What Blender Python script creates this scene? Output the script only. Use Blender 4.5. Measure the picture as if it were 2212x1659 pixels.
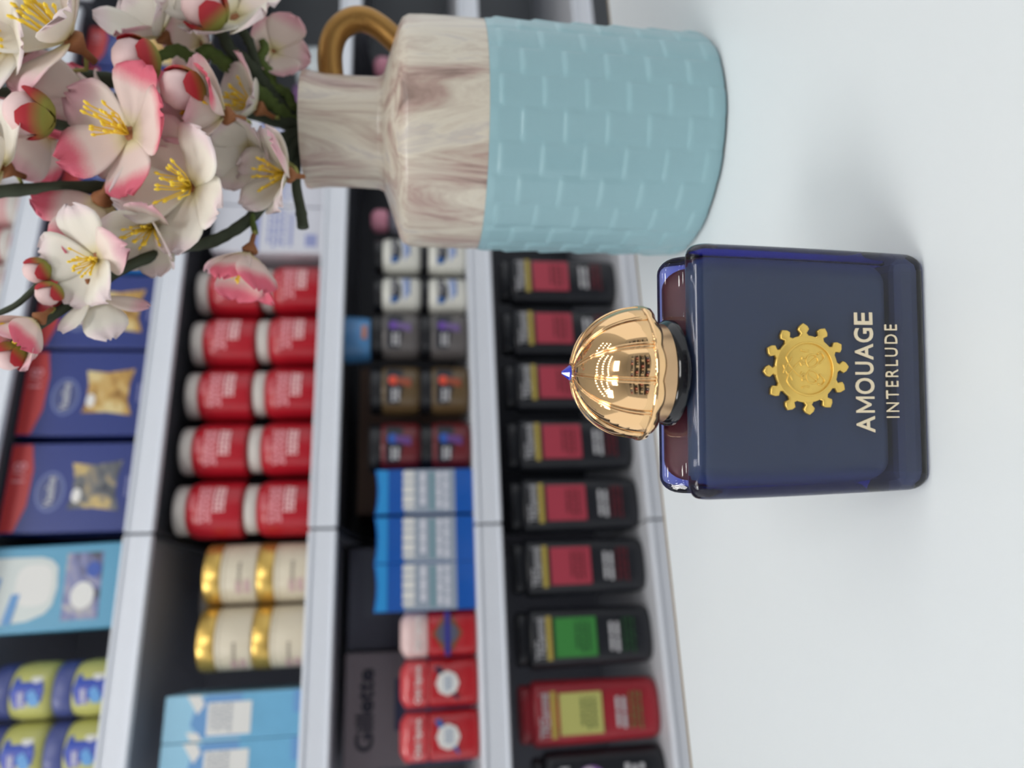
import bpy, bmesh, math, random
from mathutils import Vector, Matrix, Euler
random.seed(7)
for o in list(bpy.data.objects): bpy.data.objects.remove(o)
S = bpy.context.scene
COL = S.collection

# ------------------------------------------------------------------ camera
F, PITCH, CH = 1534.0, math.radians(8.2), 0.1563      # focal length (px of 2212x1659), pitch, height above the counter
FWD = Vector((0, math.cos(PITCH), -math.sin(PITCH)))
UPC = Vector((0, math.sin(PITCH), math.cos(PITCH)))
RGT = Vector((1, 0, 0))
CAM = Vector((0, 0, CH))
cd = bpy.data.cameras.new('camera'); cam = bpy.data.objects.new('camera', cd); COL.objects.link(cam)
cx, cy, cz = -UPC, RGT, -FWD                          # the phone is held upright: the picture lies on its side
cam.matrix_world = Matrix(((cx.x, cy.x, cz.x, CAM.x), (cx.y, cy.y, cz.y, CAM.y), (cx.z, cy.z, cz.z, CAM.z), (0, 0, 0, 1)))
cd.sensor_fit = 'HORIZONTAL'; cd.sensor_width = 36.0; cd.lens = F / 2212 * 36
cd.clip_start = 0.01; cd.clip_end = 50
cd.dof.use_dof = True; cd.dof.focus_distance = 0.236; cd.dof.aperture_fstop = cd.lens / 3.25
S.camera = cam

# ------------------------------------------------------------------ world, lights, exposure
w = bpy.data.worlds.new('world'); S.world = w; w.use_nodes = True
w.node_tree.nodes['Background'].inputs[0].default_value = (0.93, 0.96, 1.0, 1)
w.node_tree.nodes['Background'].inputs[1].default_value = 0.8
def area(name, loc, target, sx, sy, power, col=(1, 1, 1)):
    d = bpy.data.lights.new(name, 'AREA'); d.shape = 'RECTANGLE'; d.size = sx; d.size_y = sy; d.energy = power; d.color = col
    o = bpy.data.objects.new(name, d); COL.objects.link(o); o.location = loc
    o.rotation_euler = (Vector(target) - Vector(loc)).to_track_quat('-Z', 'Y').to_euler()
    return o
area('ceiling_fill_light', (-1.3, -0.5, 1.84), (-1.0, 0.3, 0), 1.0, 0.5, 16, (1, 0.98, 0.95))  # soft fill lights added under the ceiling, with no fixtures built
area('ceiling_fill_light', (0.3, -1.3, 1.84), (0.3, 0.2, 0), 1.2, 0.5, 16, (1, 0.98, 0.95))
S.view_settings.view_transform = 'Standard'; S.view_settings.look = 'None'
S.view_settings.gamma = 1.0; S.view_settings.use_curve_mapping = False
S.view_settings.exposure = 0.36

# ------------------------------------------------------------------ helpers
def lin(c):
    return tuple(((v / 255) / 12.92 if v / 255 <= 0.04045 else ((v / 255 + 0.055) / 1.055) ** 2.4) for v in c)
MATS = {}
def mat(name, rgb, rough=0.5, metal=0.0, spec=0.5, coat=0.0, noise=0.0, nscale=60.0, sub=0.0):
    if name in MATS: return MATS[name]
    m = bpy.data.materials.new(name); m.use_nodes = True; nt = m.node_tree; b = nt.nodes['Principled BSDF']
    c = lin(rgb)
    b.inputs['Base Color'].default_value = (*c, 1); b.inputs['Roughness'].default_value = rough
    b.inputs['Metallic'].default_value = metal; b.inputs['Specular IOR Level'].default_value = spec
    b.inputs['Coat Weight'].default_value = coat; b.inputs['Coat Roughness'].default_value = 0.08
    if sub: b.inputs['Subsurface Weight'].default_value = sub; b.inputs['Subsurface Radius'].default_value = (0.004, 0.003, 0.003)
    if noise:
        tc = nt.nodes.new('ShaderNodeTexCoord'); n = nt.nodes.new('ShaderNodeTexNoise'); n.inputs['Scale'].default_value = nscale
        n.inputs['Detail'].default_value = 4
        mx = nt.nodes.new('ShaderNodeMix'); mx.data_type = 'RGBA'
        mx.inputs[6].default_value = (*[v * (1 - noise) for v in c], 1); mx.inputs[7].default_value = (*[min(1, v * (1 + noise)) for v in c], 1)
        nt.links.new(tc.outputs['Object'], n.inputs['Vector']); nt.links.new(n.outputs['Fac'], mx.inputs[0])
        nt.links.new(mx.outputs[2], b.inputs['Base Color'])
    MATS[name] = m
    return m
def obj(name, verts, faces, m, parent=None, smooth=False, loc=(0, 0, 0), rot=(0, 0, 0)):
    me = bpy.data.meshes.new(name); me.from_pydata([tuple(v) for v in verts], [], faces); me.update()
    return link(name, me, m, parent, smooth, loc, rot)
def link(name, me, m, parent=None, smooth=False, loc=(0, 0, 0), rot=(0, 0, 0)):
    o = bpy.data.objects.new(name, me); COL.objects.link(o)
    if m is not None and not me.materials: me.materials.append(m)
    if smooth:
        me.polygons.foreach_set('use_smooth', [True] * len(me.polygons))
    o.parent = parent; o.location = loc; o.rotation_euler = rot
    return o
def bmobj(name, bm, m, parent=None, smooth=False, loc=(0, 0, 0), rot=(0, 0, 0), recalc=True):
    if recalc: bmesh.ops.recalc_face_normals(bm, faces=bm.faces)
    me = bpy.data.meshes.new(name); bm.to_mesh(me); bm.free()
    return link(name, me, m, parent, smooth, loc, rot)
def thing(name, label, cat, loc=(0, 0, 0), rz=0.0, group=None):
    o = bpy.data.objects.new(name, None); COL.objects.link(o); o.location = loc; o.rotation_euler = (0, 0, rz); o.empty_display_size = 0.02
    o['label'] = label; o['category'] = cat
    if group: o['group'] = group
    return o
def dup(root, loc, label, group=None, rz=None):
    def cp(o, par):
        c = o.copy(); COL.objects.link(c); c.parent = par
        for ch in list(o.children): cp(ch, c)
        return c
    r = cp(root, None); r.location = loc; r['label'] = label
    if rz is not None: r.rotation_euler = (0, 0, rz)
    if group: r['group'] = group
    return r
def cuboid(bm, x0, x1, y0, y1, z0, z1, bev=0.0, seg=2):
    r = bmesh.ops.create_cube(bm, size=1.0); vs = r['verts']
    for v in vs:
        v.co = Vector(((x0 + x1) / 2 + v.co.x * (x1 - x0), (y0 + y1) / 2 + v.co.y * (y1 - y0), (z0 + z1) / 2 + v.co.z * (z1 - z0)))
    if bev:
        es = list({e for v in vs for e in v.link_edges})
        bmesh.ops.bevel(bm, geom=es, offset=bev, segments=seg, profile=0.5, affect='EDGES')
def box(name, ext, m, parent=None, bev=0.0, loc=(0, 0, 0), rot=(0, 0, 0), seg=2):
    bm = bmesh.new(); cuboid(bm, *ext, bev, seg); return bmobj(name, bm, m, parent, False, loc, rot)
def lathe_data(prof, n=48, sx=1.0, sy=1.0, power=2.0, close=True):
    """prof: list of (r, z); ends closed with fans"""
    vs, fs = [], []
    for r, z in prof:
        for k in range(n):
            a = 2 * math.pi * k / n; c, s = math.cos(a), math.sin(a)
            if power != 2.0:
                c = math.copysign(abs(c) ** (2 / power), c); s = math.copysign(abs(s) ** (2 / power), s)
            vs.append((r * c * sx, r * s * sy, z))
    for i in range(len(prof) - 1):
        for k in range(n):
            k2 = (k + 1) % n
            fs.append((i * n + k, i * n + k2, (i + 1) * n + k2, (i + 1) * n + k))
    if close:
        fs.append(tuple(range(n - 1, -1, -1))); L = (len(prof) - 1) * n; fs.append(tuple(range(L, L + n)))
    return vs, fs
def lathe(name, prof, m, parent=None, n=48, sx=1.0, sy=1.0, power=2.0, loc=(0, 0, 0), rot=(0, 0, 0), close=True, auto=40):
    vs, fs = lathe_data(prof, n, sx, sy, power, close)
    o = obj(name, vs, fs, m, parent, True, loc, rot)
    sharp(o.data, auto); return o
def sharp(me, deg):
    bm = bmesh.new(); bm.from_mesh(me)
    bmesh.ops.recalc_face_normals(bm, faces=bm.faces)
    for e in bm.edges:
        if len(e.link_faces) == 2 and e.calc_face_angle(0) > math.radians(deg): e.smooth = False
    bm.to_mesh(me); bm.free()
def tube_data(path, rad, n=8, vs=None, fs=None, caps=True):
    vs = [] if vs is None else vs; fs = [] if fs is None else fs
    P = [Vector(p) for p in path]; b0 = len(vs); N = len(P)
    R = rad if isinstance(rad, (list, tuple)) else [rad] * N
    t0 = (P[1] - P[0]).normalized(); ref = Vector((0, 0, 1)) if abs(t0.z) < 0.9 else Vector((1, 0, 0))
    u = t0.cross(ref).normalized()
    for i in range(N):
        t = (P[min(i + 1, N - 1)] - P[max(i - 1, 0)]).normalized()
        u = (u - t * u.dot(t)).normalized(); v = t.cross(u)
        for k in range(n):
            a = 2 * math.pi * k / n; vs.append(P[i] + (u * math.cos(a) + v * math.sin(a)) * R[i])
    for i in range(N - 1):
        for k in range(n):
            k2 = (k + 1) % n; fs.append((b0 + i * n + k, b0 + i * n + k2, b0 + (i + 1) * n + k2, b0 + (i + 1) * n + k))
    if caps:
        fs.append(tuple(b0 + k for k in range(n - 1, -1, -1))); fs.append(tuple(b0 + (N - 1) * n + k for k in range(n)))
    return vs, fs
def smooth_path(pts, sub=6):
    P = [Vector(p) for p in pts]; out = []
    for i in range(len(P) - 1):
        a = P[max(i - 1, 0)]; b = P[i]; c = P[i + 1]; d = P[min(i + 2, len(P) - 1)]
        for k in range(sub):
            t = k / sub
            out.append(0.5 * ((2 * b) + (c - a) * t + (2 * a - 5 * b + 4 * c - d) * t * t + (3 * b - a - 3 * c + d) * t ** 3))
    out.append(P[-1]); return out
def tube(name, path, rad, m, parent=None, n=8, loc=(0, 0, 0), rot=(0, 0, 0)):
    vs, fs = tube_data(path, rad, n); return obj(name, vs, fs, m, parent, True, loc, rot)
def prism(name, poly, y0, y1, m, parent=None, loc=(0, 0, 0), rot=(0, 0, 0), bev=0.0):
    """outline in local x,z extruded from y0 (front) to y1"""
    bm = bmesh.new(); f = bm.faces.new([bm.verts.new((x, y0, z)) for x, z in poly])
    r = bmesh.ops.extrude_face_region(bm, geom=[f])
    bmesh.ops.translate(bm, verts=[v for v in r['geom'] if isinstance(v, bmesh.types.BMVert)], vec=(0, y1 - y0, 0))
    return bmobj(name, bm, m, parent, False, loc, rot)
def wrap(vs, R, cyl_y=0.0):
    """bend points (x, y, z) lying on the plane y=0 round a cylinder of radius R whose axis is at x=0, y=cyl_y"""
    out = []
    for x, y, z in vs:
        a = x / R; rr = R - y
        out.append((rr * math.sin(a), cyl_y - rr * math.cos(a), z))
    return out
def ell(cx_, cz_, a, b, n=28, p=2.0):
    o = []
    for k in range(n):
        t = 2 * math.pi * k / n; c, s = math.cos(t), math.sin(t)
        o.append((cx_ + a * math.copysign(abs(c) ** (2 / p), c), cz_ + b * math.copysign(abs(s) ** (2 / p), s)))
    return o
def rect(x0, x1, z0, z1): return [(x0, z0), (x1, z0), (x1, z1), (x0, z1)]
def decal(name, poly, m, parent, th=0.0004, R=None, cyl_y=0.0, y=0.0):
    """flat print: a thin raised patch on the plane y, or bent round a cylinder"""
    bm = bmesh.new(); f = bm.faces.new([bm.verts.new((x, y - th, z)) for x, z in poly])
    if R:
        xs = [p[0] for p in poly]; x0, x1 = min(xs), max(xs)
        for k in range(1, 10):
            xx = x0 + (x1 - x0) * k / 10
            bmesh.ops.bisect_plane(bm, geom=bm.verts[:] + bm.edges[:] + bm.faces[:], plane_co=(xx, 0, 0), plane_no=(1, 0, 0))
    r = bmesh.ops.extrude_face_region(bm, geom=bm.faces[:])
    bmesh.ops.translate(bm, verts=[v for v in r['geom'] if isinstance(v, bmesh.types.BMVert)], vec=(0, th * 2, 0))
    if R:
        for v in bm.verts: v.co = Vector(wrap([v.co], R, cyl_y)[0])
    return bmobj(name, bm, m, parent)
def lettering(body, width, height, m, parent, cx_, cz_, y=0.0, th=0.0003, R=None, cyl_y=0.0, name='lettering', bold=0.0, space=1.0, rot=0.0):
    cu = bpy.data.curves.new(name, 'FONT'); cu.body = body; cu.extrude = 0.02; cu.offset = bold; cu.space_character = space
    cu.resolution_u = 4
    t = bpy.data.objects.new('tmp', cu); COL.objects.link(t)
    dg = bpy.context.evaluated_depsgraph_get(); me = bpy.data.meshes.new_from_object(t.evaluated_get(dg))
    bpy.data.objects.remove(t); bpy.data.curves.remove(cu)
    xs = [v.co.x for v in me.vertices]; ys = [v.co.y for v in me.vertices]
    x0, x1, y0, y1 = min(xs), max(xs), min(ys), max(ys); sx = width / (x1 - x0); sy = height / (y1 - y0)
    if R:
        bm = bmesh.new(); bm.from_mesh(me); bmesh.ops.triangulate(bm, faces=bm.faces); bm.to_mesh(me); bm.free()
    for v in me.vertices:
        x = (v.co.x - (x0 + x1) / 2) * sx; z = (v.co.y - (y0 + y1) / 2) * sy
        x, z = x * math.cos(rot) - z * math.sin(rot), x * math.sin(rot) + z * math.cos(rot)
        q = (x + cx_, y - (th if v.co.z > 0 else -th), z + cz_)
        if R: q = wrap([q], R, cyl_y)[0]
        v.co = q
    me.materials.clear(); me.update()
    return link(name, me, m, parent)
def strokes(name, m, parent, x0, x1, z0, z1, rows, y=0.0, th=0.0003, R=None, cyl_y=0.0, fill=0.6, seed=1, words=4):
    """lines of print too blurred to read: short dashes"""
    rnd = random.Random(seed); bm = bmesh.new(); hz = (z1 - z0) / rows
    for r in range(rows):
        zc = z0 + hz * (r + 0.5); x = x0 + rnd.random() * (x1 - x0) * 0.15
        while x < x1:
            wd = (x1 - x0) / words * rnd.uniform(0.35, 1.0); xe = min(x1, x + wd)
            if xe - x > (x1 - x0) * 0.03:
                n0 = len(bm.verts); cuboid(bm, x, xe, y - th, y + th, zc - hz * fill / 2, zc + hz * fill / 2)
            x = xe + (x1 - x0) * 0.04
    if R:
        for v in bm.verts: v.co = Vector(wrap([v.co], R, cyl_y)[0])
    return bmobj(name, bm, m, parent)
def ray(x, y):
    return FWD + RGT * ((1659 - y - 829.5) / F) - UPC * ((x - 1106) / F)
def px(x, y, Y):
    """point seen at photograph pixel (x, y) at forward distance Y"""
    d = ray(x, y); return CAM + d * (Y / d.y)

# ------------------------------------------------------------------ the room
def struct(o): o['kind'] = 'structure'; return o
FZ = -0.92
struct(box('floor', (-3, 3.4, -3, 3, FZ - 0.05, FZ), mat('floor_tile', (176, 176, 174), 0.35, noise=0.08, nscale=6)))
struct(box('ceiling', (-3, 3.4, -3, 3, 1.9, 1.95), mat('ceiling_white', (235, 235, 232), 0.8, noise=0.03)))
struct(box('wall_back', (-3, 3.4, 2.95, 3.0, FZ, 1.9), mat('wall_paint', (205, 206, 208), 0.8, noise=0.03)))
struct(box('wall_front', (-3, 3.4, -3.0, -2.95, FZ, 1.9), mat('wall_paint', (205, 206, 208), 0.8, noise=0.03)))

PSI = math.radians(18.9)
EV = Vector((math.cos(PSI), math.sin(PSI), 0)); NV = Vector((math.sin(PSI), -math.cos(PSI), 0))
_d = ray(718, 1100); OSH = CAM + _d / _d.y; OSH.z = 0
def SP(x, y, b=0.0):
    """shelf coordinates (s along the shelf, z) of a pixel, b metres behind the price rails"""
    d = ray(x, y); Q = OSH - NV * b; t = (Q - CAM).dot(NV) / d.dot(NV); p = CAM + d * t
    return (p - OSH).dot(EV), p.z
def SL(s, b, z): return OSH + EV * s - NV * b + Vector((0, 0, z))

# counter: white top, thin beige edge, panel body
ctr = thing('display_counter', 'white display counter top under the perfume bottle and the vase', 'counter', (-0.2165, 0.382, 0), math.radians(18.06))
m_ctr = mat('counter_white', (224, 230, 233), 0.38, noise=0.012, nscale=5)
bm = bmesh.new(); cuboid(bm, -0.65, 1.0, -0.85, -0.003, -0.03, 0.0, 0.0015); bmobj('counter_top', bm, m_ctr, ctr)
box('edge_band', (-0.65, 1.0, -0.003, 0.0, -0.03, -0.0004), mat('edge_beige', (150, 135, 112), 0.5, noise=0.1), ctr)
box('front_panel', (-0.62, 0.97, -0.80, -0.06, FZ, -0.03), mat('panel_grey', (200, 202, 205), 0.5, noise=0.02), ctr)

# shelving bays
m_rail = mat('rail_white', (222, 227, 236), 0.35, noise=0.02, nscale=30)
m_board = mat('board_grey', (96, 98, 106), 0.45, noise=0.05, nscale=20)
m_boardw = mat('board_pale', (196, 198, 204), 0.4, noise=0.03, nscale=20)
m_back = mat('panel_dark', (44, 46, 56), 0.5, noise=0.1, nscale=10)
m_back3 = mat('panel_slate', (92, 97, 102), 0.5, noise=0.1, nscale=10)
m_post = mat('post_grey', (120, 120, 130), 0.4, noise=0.05)
SHZ = [0.7315, 0.526, 0.2915, 0.0655, -0.186]; DEP = 0.34
m_boardl = mat('board_mid', (168, 170, 180), 0.45, noise=0.05, nscale=20); m_backl = mat('panel_mid', (136, 138, 148), 0.5, noise=0.08, nscale=10)
def bay(s0, s1, label, zs, back, posts=True, board=None):
    t = thing('shelving_bay', label, 'shelf', SL((s0 + s1) / 2, 0, FZ), PSI, 'gondola shelving bays')
    h = (s1 - s0) / 2
    for i, z in enumerate(zs):
        zz = z - FZ
        box('shelf_board', (-h + 0.001, h - 0.001, 0.003, DEP, zz - 0.03, zz), m_boardw if i >= 3 else (board or m_board), t)
        r = box('price_rail', (-h + 0.001, h - 0.001, -0.004, 0.004, zz - 0.038, zz + 0.0005), m_rail, t, 0.003)
        box('rail_lip', (-h + 0.002, h - 0.002, -0.0065, -0.003, zz - 0.0365, zz - 0.033), m_rail, r, 0.001)
        box('rail_lip', (-h + 0.002, h - 0.002, -0.0065, -0.003, zz - 0.006, zz - 0.002), m_rail, r, 0.001)
        for sgn in (-1, 1):
            prism('bracket', [(0.01, zz - 0.032), (DEP - 0.005, zz - 0.032), (DEP - 0.005, zz - 0.09), (0.02, zz - 0.036)], -0.001, 0.001, m_board, t, (sgn * (h - 0.004), 0, 0), (0, 0, math.pi / 2))
    box('back_panel', (-h, h, DEP, DEP + 0.02, 0.0, 2.1), back, t)
    box('base', (-h, h, 0.02, DEP, 0.0, 0.12), m_board, t, 0.003)
    if posts:
        for sgn in (-1, 1): box('upright', (sgn * (h - 0.011) - 0.01, sgn * (h - 0.011) + 0.01, DEP - 0.03, DEP - 0.0005, 0, 2.1), m_post, t, 0.002)
    return t
bay(-0.95, -0.0265, 'shelving bay at the left with jars, cream tins and pale blue boxes', SHZ, m_backl, True, m_boardl)
bay(-0.0255, 0.842, 'middle shelving bay stocked with red jars and dark shampoo bottles', SHZ, m_back)
bay(0.862, 1.75, 'almost empty grey shelving bay at the far right behind the vase', [0.72, 0.505, 0.277, 0.07, -0.145], m_back3)

# LED fixtures on the ceiling, seen mirrored in the cap
def emis(name, col, st):
    m = bpy.data.materials.new(name); m.use_nodes = True; b = m.node_tree.nodes['Principled BSDF']
    b.inputs['Emission Color'].default_value = (*col, 1); b.inputs['Emission Strength'].default_value = st
    return m
m_led = emis('led_glow', (1, 0.97, 0.92), 22)
for j, yy in enumerate((-0.75, -0.35, 0.05)):
    t = thing('ceiling_light', 'row of round LED lamps on the ceiling, ' + ['farthest behind the camera', 'middle of three rows', 'nearest the shelves'][j], 'lamp', (0, yy, 1.9), 0, 'rows of ceiling LED lamps')
    box('housing', (-1.55, 1.55, -0.07, 0.07, -0.03, 0.0), mat('housing_white', (230, 230, 228), 0.5), t, 0.004)
    for k in range(13):
        lathe('led', [(0.034, -0.036), (0.034, -0.031)], m_led, t, 14, loc=(-1.44 + 0.24 * k, 0, 0))

# shelving across the aisle (mirrored in the cap)
t = thing('shelving_bay', 'shelving across the aisle behind the camera, mirrored in the gold cap', 'shelf', (0.2, -2.0, FZ), 0, 'gondola shelving bays')
box('back_panel', (-1.8, 1.8, -0.36, -0.34, 0, 2.1), m_back3, t)
for z in (0.35, 0.7, 1.05, 1.4, 1.75): 
    box('shelf_board', (-1.8, 1.8, -0.34, 0.0, z, z + 0.035), m_rail, t, 0.003)
    for k in range(9):
        if (k * 7 + int(z * 10)) % 5:
            c_ = (k + int(z * 20)) % 5; hh = 0.17 + 0.05 * ((k * 3) % 3)
            q = thing('carton', '%s carton mirrored in the cap, %s along the %s shelf across the aisle' % (['red', 'blue', 'cream', 'black', 'tan'][c_], ['first', 'second', 'third', 'fourth', 'fifth', 'sixth', 'seventh', 'eighth', 'ninth'][k], {0.35: 'lowest', 0.7: 'second lowest', 1.05: 'middle', 1.4: 'second highest', 1.75: 'highest'}[z]), 'box', (0.2 - 1.56 + k * 0.38, -2.175, FZ + z + 0.0352), 0, '%s cartons across the aisle' % ['red', 'blue', 'cream', 'black', 'tan'][c_])
            box('carton_body', (-0.14, 0.14, -0.125, 0.125, 0, hh), mat('stock_%d' % c_, [(170, 50, 60), (60, 70, 140), (220, 215, 200), (40, 44, 52), (150, 120, 90)][c_], 0.5), q, 0.004)
            box('label', (-0.08, 0.08, 0.125, 0.1256, hh * 0.3, hh * 0.7), m_rail, q)

# ------------------------------------------------------------------ perfume bottle
BX, BY, BYAW = 0.0041, 0.1955, math.radians(2.4)
HD, BH = 0.016, 0.0755
boc = Vector((BX, BY, 0)) + Vector((-math.sin(BYAW), math.cos(BYAW), 0)) * HD
bot = thing('perfume_bottle', 'dark blue glass perfume bottle with gold domed cap and gold sun emblem', 'perfume bottle', boc, BYAW)
def bprofile(off, base=0.0, drop=0.0):
    """side profile (y, z) of the body, 'off' inside the outer skin: two humps with a valley between"""
    hd = HD - off; H = BH - off - drop; r = max(0.0042 - off * 0.3, 0.0015); rb = max(0.003 - off * 0.3, 0.0012); z0 = base + off
    p = []
    n = 6
    for k in range(n + 1):                                    # front bottom corner
        a = math.pi * 1.0 + (math.pi / 2) * k / n
        p.append((-hd + rb + rb * math.cos(a), z0 + rb + rb * math.sin(a)))
    for k in range(n + 1):
        a = math.pi * 1.5 + (math.pi / 2) * k / n
        p.append((hd - rb + rb * math.cos(a), z0 + rb + rb * math.sin(a)))
    for k in range(1, 7):                                     # back face
        p.append((hd, z0 + rb + (H - r - z0 - rb) * k / 7))
    for k in range(n + 1):
        a = (math.pi / 2) * k / n
        p.append((hd - r + r * math.cos(a), H - r + r * math.sin(a)))
    m_ = 22; ye = hd - r
    for k in range(1, m_):
        y = ye - 2 * ye * k / m_; q = min(1, abs(y) / ye); g = q ** 3 * (4 - 3 * q)
        p.append((y, H - 0.0075 * (1 - g)))
    for k in range(n + 1):
        a = math.pi / 2 + (math.pi / 2) * k / n
        p.append((-hd + r + r * math.cos(a), H - r + r * math.sin(a)))
    for k in range(1, 7):
        p.append((-hd, H - r - (H - r - z0 - rb) * k / 7))
    return p
def wid(z):                                                   # half width against height: slight bulge, drawn in at the foot
    t = max(0, min(1, z / BH))
    return 0.0381 - 0.0017 * (1 - t) ** 1.6
def body_mesh(name, inset, base, m, drop=0.0, er=0.005, side=None):
    n = 6
    # (side, profile inset, distance from the end plane)
    L = [( -1, er * (1 - math.sin(math.pi / 2 * k / n)), er * (1 - math.cos(math.pi / 2 * k / n))) for k in range(n + 1)]
    mids = [(-0.6, 0, None), (-0.3, 0, None), (0, 0, None), (0.3, 0, None), (0.6, 0, None)]
    R_ = [(1, o_, d_) for _, o_, d_ in reversed(L)]
    vs, fs = [], []; np_ = None
    for s_, o_, d_ in L + mids + R_:
        pr = bprofile(inset + o_ , base, drop); np_ = len(pr)
        for y, z in pr:
            hw = wid(z) - (inset if side is None else side)
            x = s_ * hw if d_ is None else s_ * (hw - d_)
            vs.append((x, y, z))
    ns = len(L) * 2 + len(mids)
    for i in range(ns - 1):
        for k in range(np_):
            k2 = (k + 1) % np_; fs.append((i * np_ + k, i * np_ + k2, (i + 1) * np_ + k2, (i + 1) * np_ + k))
    fs.append(tuple(range(np_))); fs.append(tuple((ns - 1) * np_ + k for k in range(np_ - 1, -1, -1)))
    o = obj(name, vs, fs, m, bot, True)
    sharp(o.data, 60); return o
gm = bpy.data.materials.new('blue_glass'); gm.use_nodes = True; nt = gm.node_tree; b = nt.nodes['Principled BSDF']
b.inputs['Base Color'].default_value = (0.9, 0.93, 1, 1); b.inputs['Roughness'].default_value = 0.02; b.inputs['IOR'].default_value = 1.5
b.inputs['Transmission Weight'].default_value = 1.0
va = nt.nodes.new('ShaderNodeVolumeAbsorption'); va.inputs['Color'].default_value = (0.05, 0.12, 0.78, 1); va.inputs['Density'].default_value = 190
nt.links.new(va.outputs[0], nt.nodes['Material Output'].inputs['Volume'])
body_mesh('glass_body', 0.0, 0.0, gm)
m_core = mat('navy_lacquer', (104, 120, 118), 0.45, noise=0.05, nscale=40)
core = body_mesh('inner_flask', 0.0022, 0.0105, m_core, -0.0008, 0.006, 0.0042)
m_wine_refl = mat('wine_reflection', (116, 34, 48), 0.4, noise=0.25, nscale=120)  # reflection of the red shelf stock, painted onto the flask's top faces
core.data.materials.append(m_wine_refl)
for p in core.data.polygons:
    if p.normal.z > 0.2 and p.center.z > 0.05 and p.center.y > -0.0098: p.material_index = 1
box('base_plate', (-0.0335, 0.0335, -0.0135, 0.0135, 0.0012, 0.0105), mat('base_lacquer', (118, 128, 120), 0.5), bot, 0.003)
m_gold = mat('polished_gold', (246, 203, 150), 0.06, 1.0)
m_gold2 = mat('satin_gold', (214, 178, 138), 0.3, 1.0)
m_black = mat('gloss_black', (12, 13, 18), 0.12)
lathe('collar', [(0.0100, 0.0655), (0.0104, 0.0735), (0.0150, 0.0752), (0.0164, 0.0765), (0.0163, 0.0782), (0.0150, 0.0796)], m_black, bot, 64)
lathe('neck_ring', [(0.0146, 0.0792), (0.0152, 0.0796), (0.0152, 0.0875), (0.014, 0.088)], m_gold2, bot, 64)
# dome cap: twelve gores, ribs on the seams, scalloped flange
NG, OFF = 12, math.radians(20.5)
def gore(a):                                                  # 0 on a seam, 1 mid-gore
    f = ((a - OFF) / (2 * math.pi / NG)) % 1.0
    return math.sin(math.pi * f)
vs, fs = [], []; na, nr = 144, 26
ZR, ZT, RR = 0.0872, 0.1075, 0.0200
def dome(t):                                                  # t 0 rim .. 1 top
    a = t * math.pi / 2 * 0.96
    return RR * math.cos(a) ** 0.92, ZR + (ZT - ZR) * math.sin(a) / math.sin(math.pi / 2 * 0.96)
for i in range(nr):
    r, z = dome(i / (nr - 1))
    for k in range(na):
        a = 2 * math.pi * k / na - math.pi / 2
        rr = r * (1 + 0.040 * gore(a) ** 0.6 - 0.024)
        vs.append((rr * math.cos(a), rr * math.sin(a), z))
for i in range(nr - 1):
    for k in range(na):
        k2 = (k + 1) % na; fs.append((i * na + k, i * na + k2, (i + 1) * na + k2, (i + 1) * na + k))
fs.append(tuple((nr - 1) * na + k for k in range(na))); fs.append(tuple(range(na - 1, -1, -1)))
cap = obj('cap', vs, fs, m_gold, bot, True); sharp(cap.data, 50)
for k in range(NG):
    a = OFF + k * 2 * math.pi / NG - math.pi / 2 + math.pi / 2
    path = []
    for i in range(18):
        r, z = dome(i / 17 * 0.985); path.append(((r * 0.992) * math.cos(a), (r * 0.992) * math.sin(a), z))
    tg = Vector((-math.sin(a), math.cos(a), 0)); v2, f2 = [], []
    for sg in (-1, 1):
        tube_data([Vector(p) + tg * sg * 0.00052 * (1 - 0.5 * i / 17) for i, p in enumerate(path)], [0.00058 - 0.0003 * i / 17 for i in range(18)], 6, v2, f2)
    obj('seam_rib', v2, f2, m_gold, cap, True)
vs, fs = [], []; fl = [(0.0198, 0.0880), (0.0206, 0.0876), (0.0207, 0.0870), (0.0204, 0.0860), (0.0194, 0.0851), (0.0178, 0.0848)]
for j, (r, z) in enumerate(fl):
    for k in range(na):
        a = 2 * math.pi * k / na; g = gore(a)
        rr = r * (1 + 0.014 * g - 0.006); zz = z - (0.0007 * g if j >= 3 else 0) + (0.0004 * g if j == 0 else 0)
        vs.append((rr * math.cos(a), rr * math.sin(a), zz))
for i in range(len(fl) - 1):
    for k in range(na):
        k2 = (k + 1) % na; fs.append((i * na + k, i * na + k2, (i + 1) * na + k2, (i + 1) * na + k))
fs.append(tuple(range(na))); fs.append(tuple((len(fl) - 1) * na + k for k in range(na - 1, -1, -1)))
o = obj('flange', vs, fs, m_gold, cap, True); sharp(o.data, 50)
lathe('jewel_setting', [(0.0030, 0.1062), (0.0031, 0.1076), (0.0027, 0.1080), (0.0024, 0.1080)], m_gold, cap, 24)
m_jewel = mat('blue_jewel', (38, 52, 190), 0.04, coat=1.0)
vs, fs = lathe_data([(0.0024, 0.1079), (0.0021, 0.1085), (0.0004, 0.1106)], 8); obj('jewel', vs, fs, m_jewel, cap, False)['label'] = 'faceted blue crystal on the cap tip'
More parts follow.
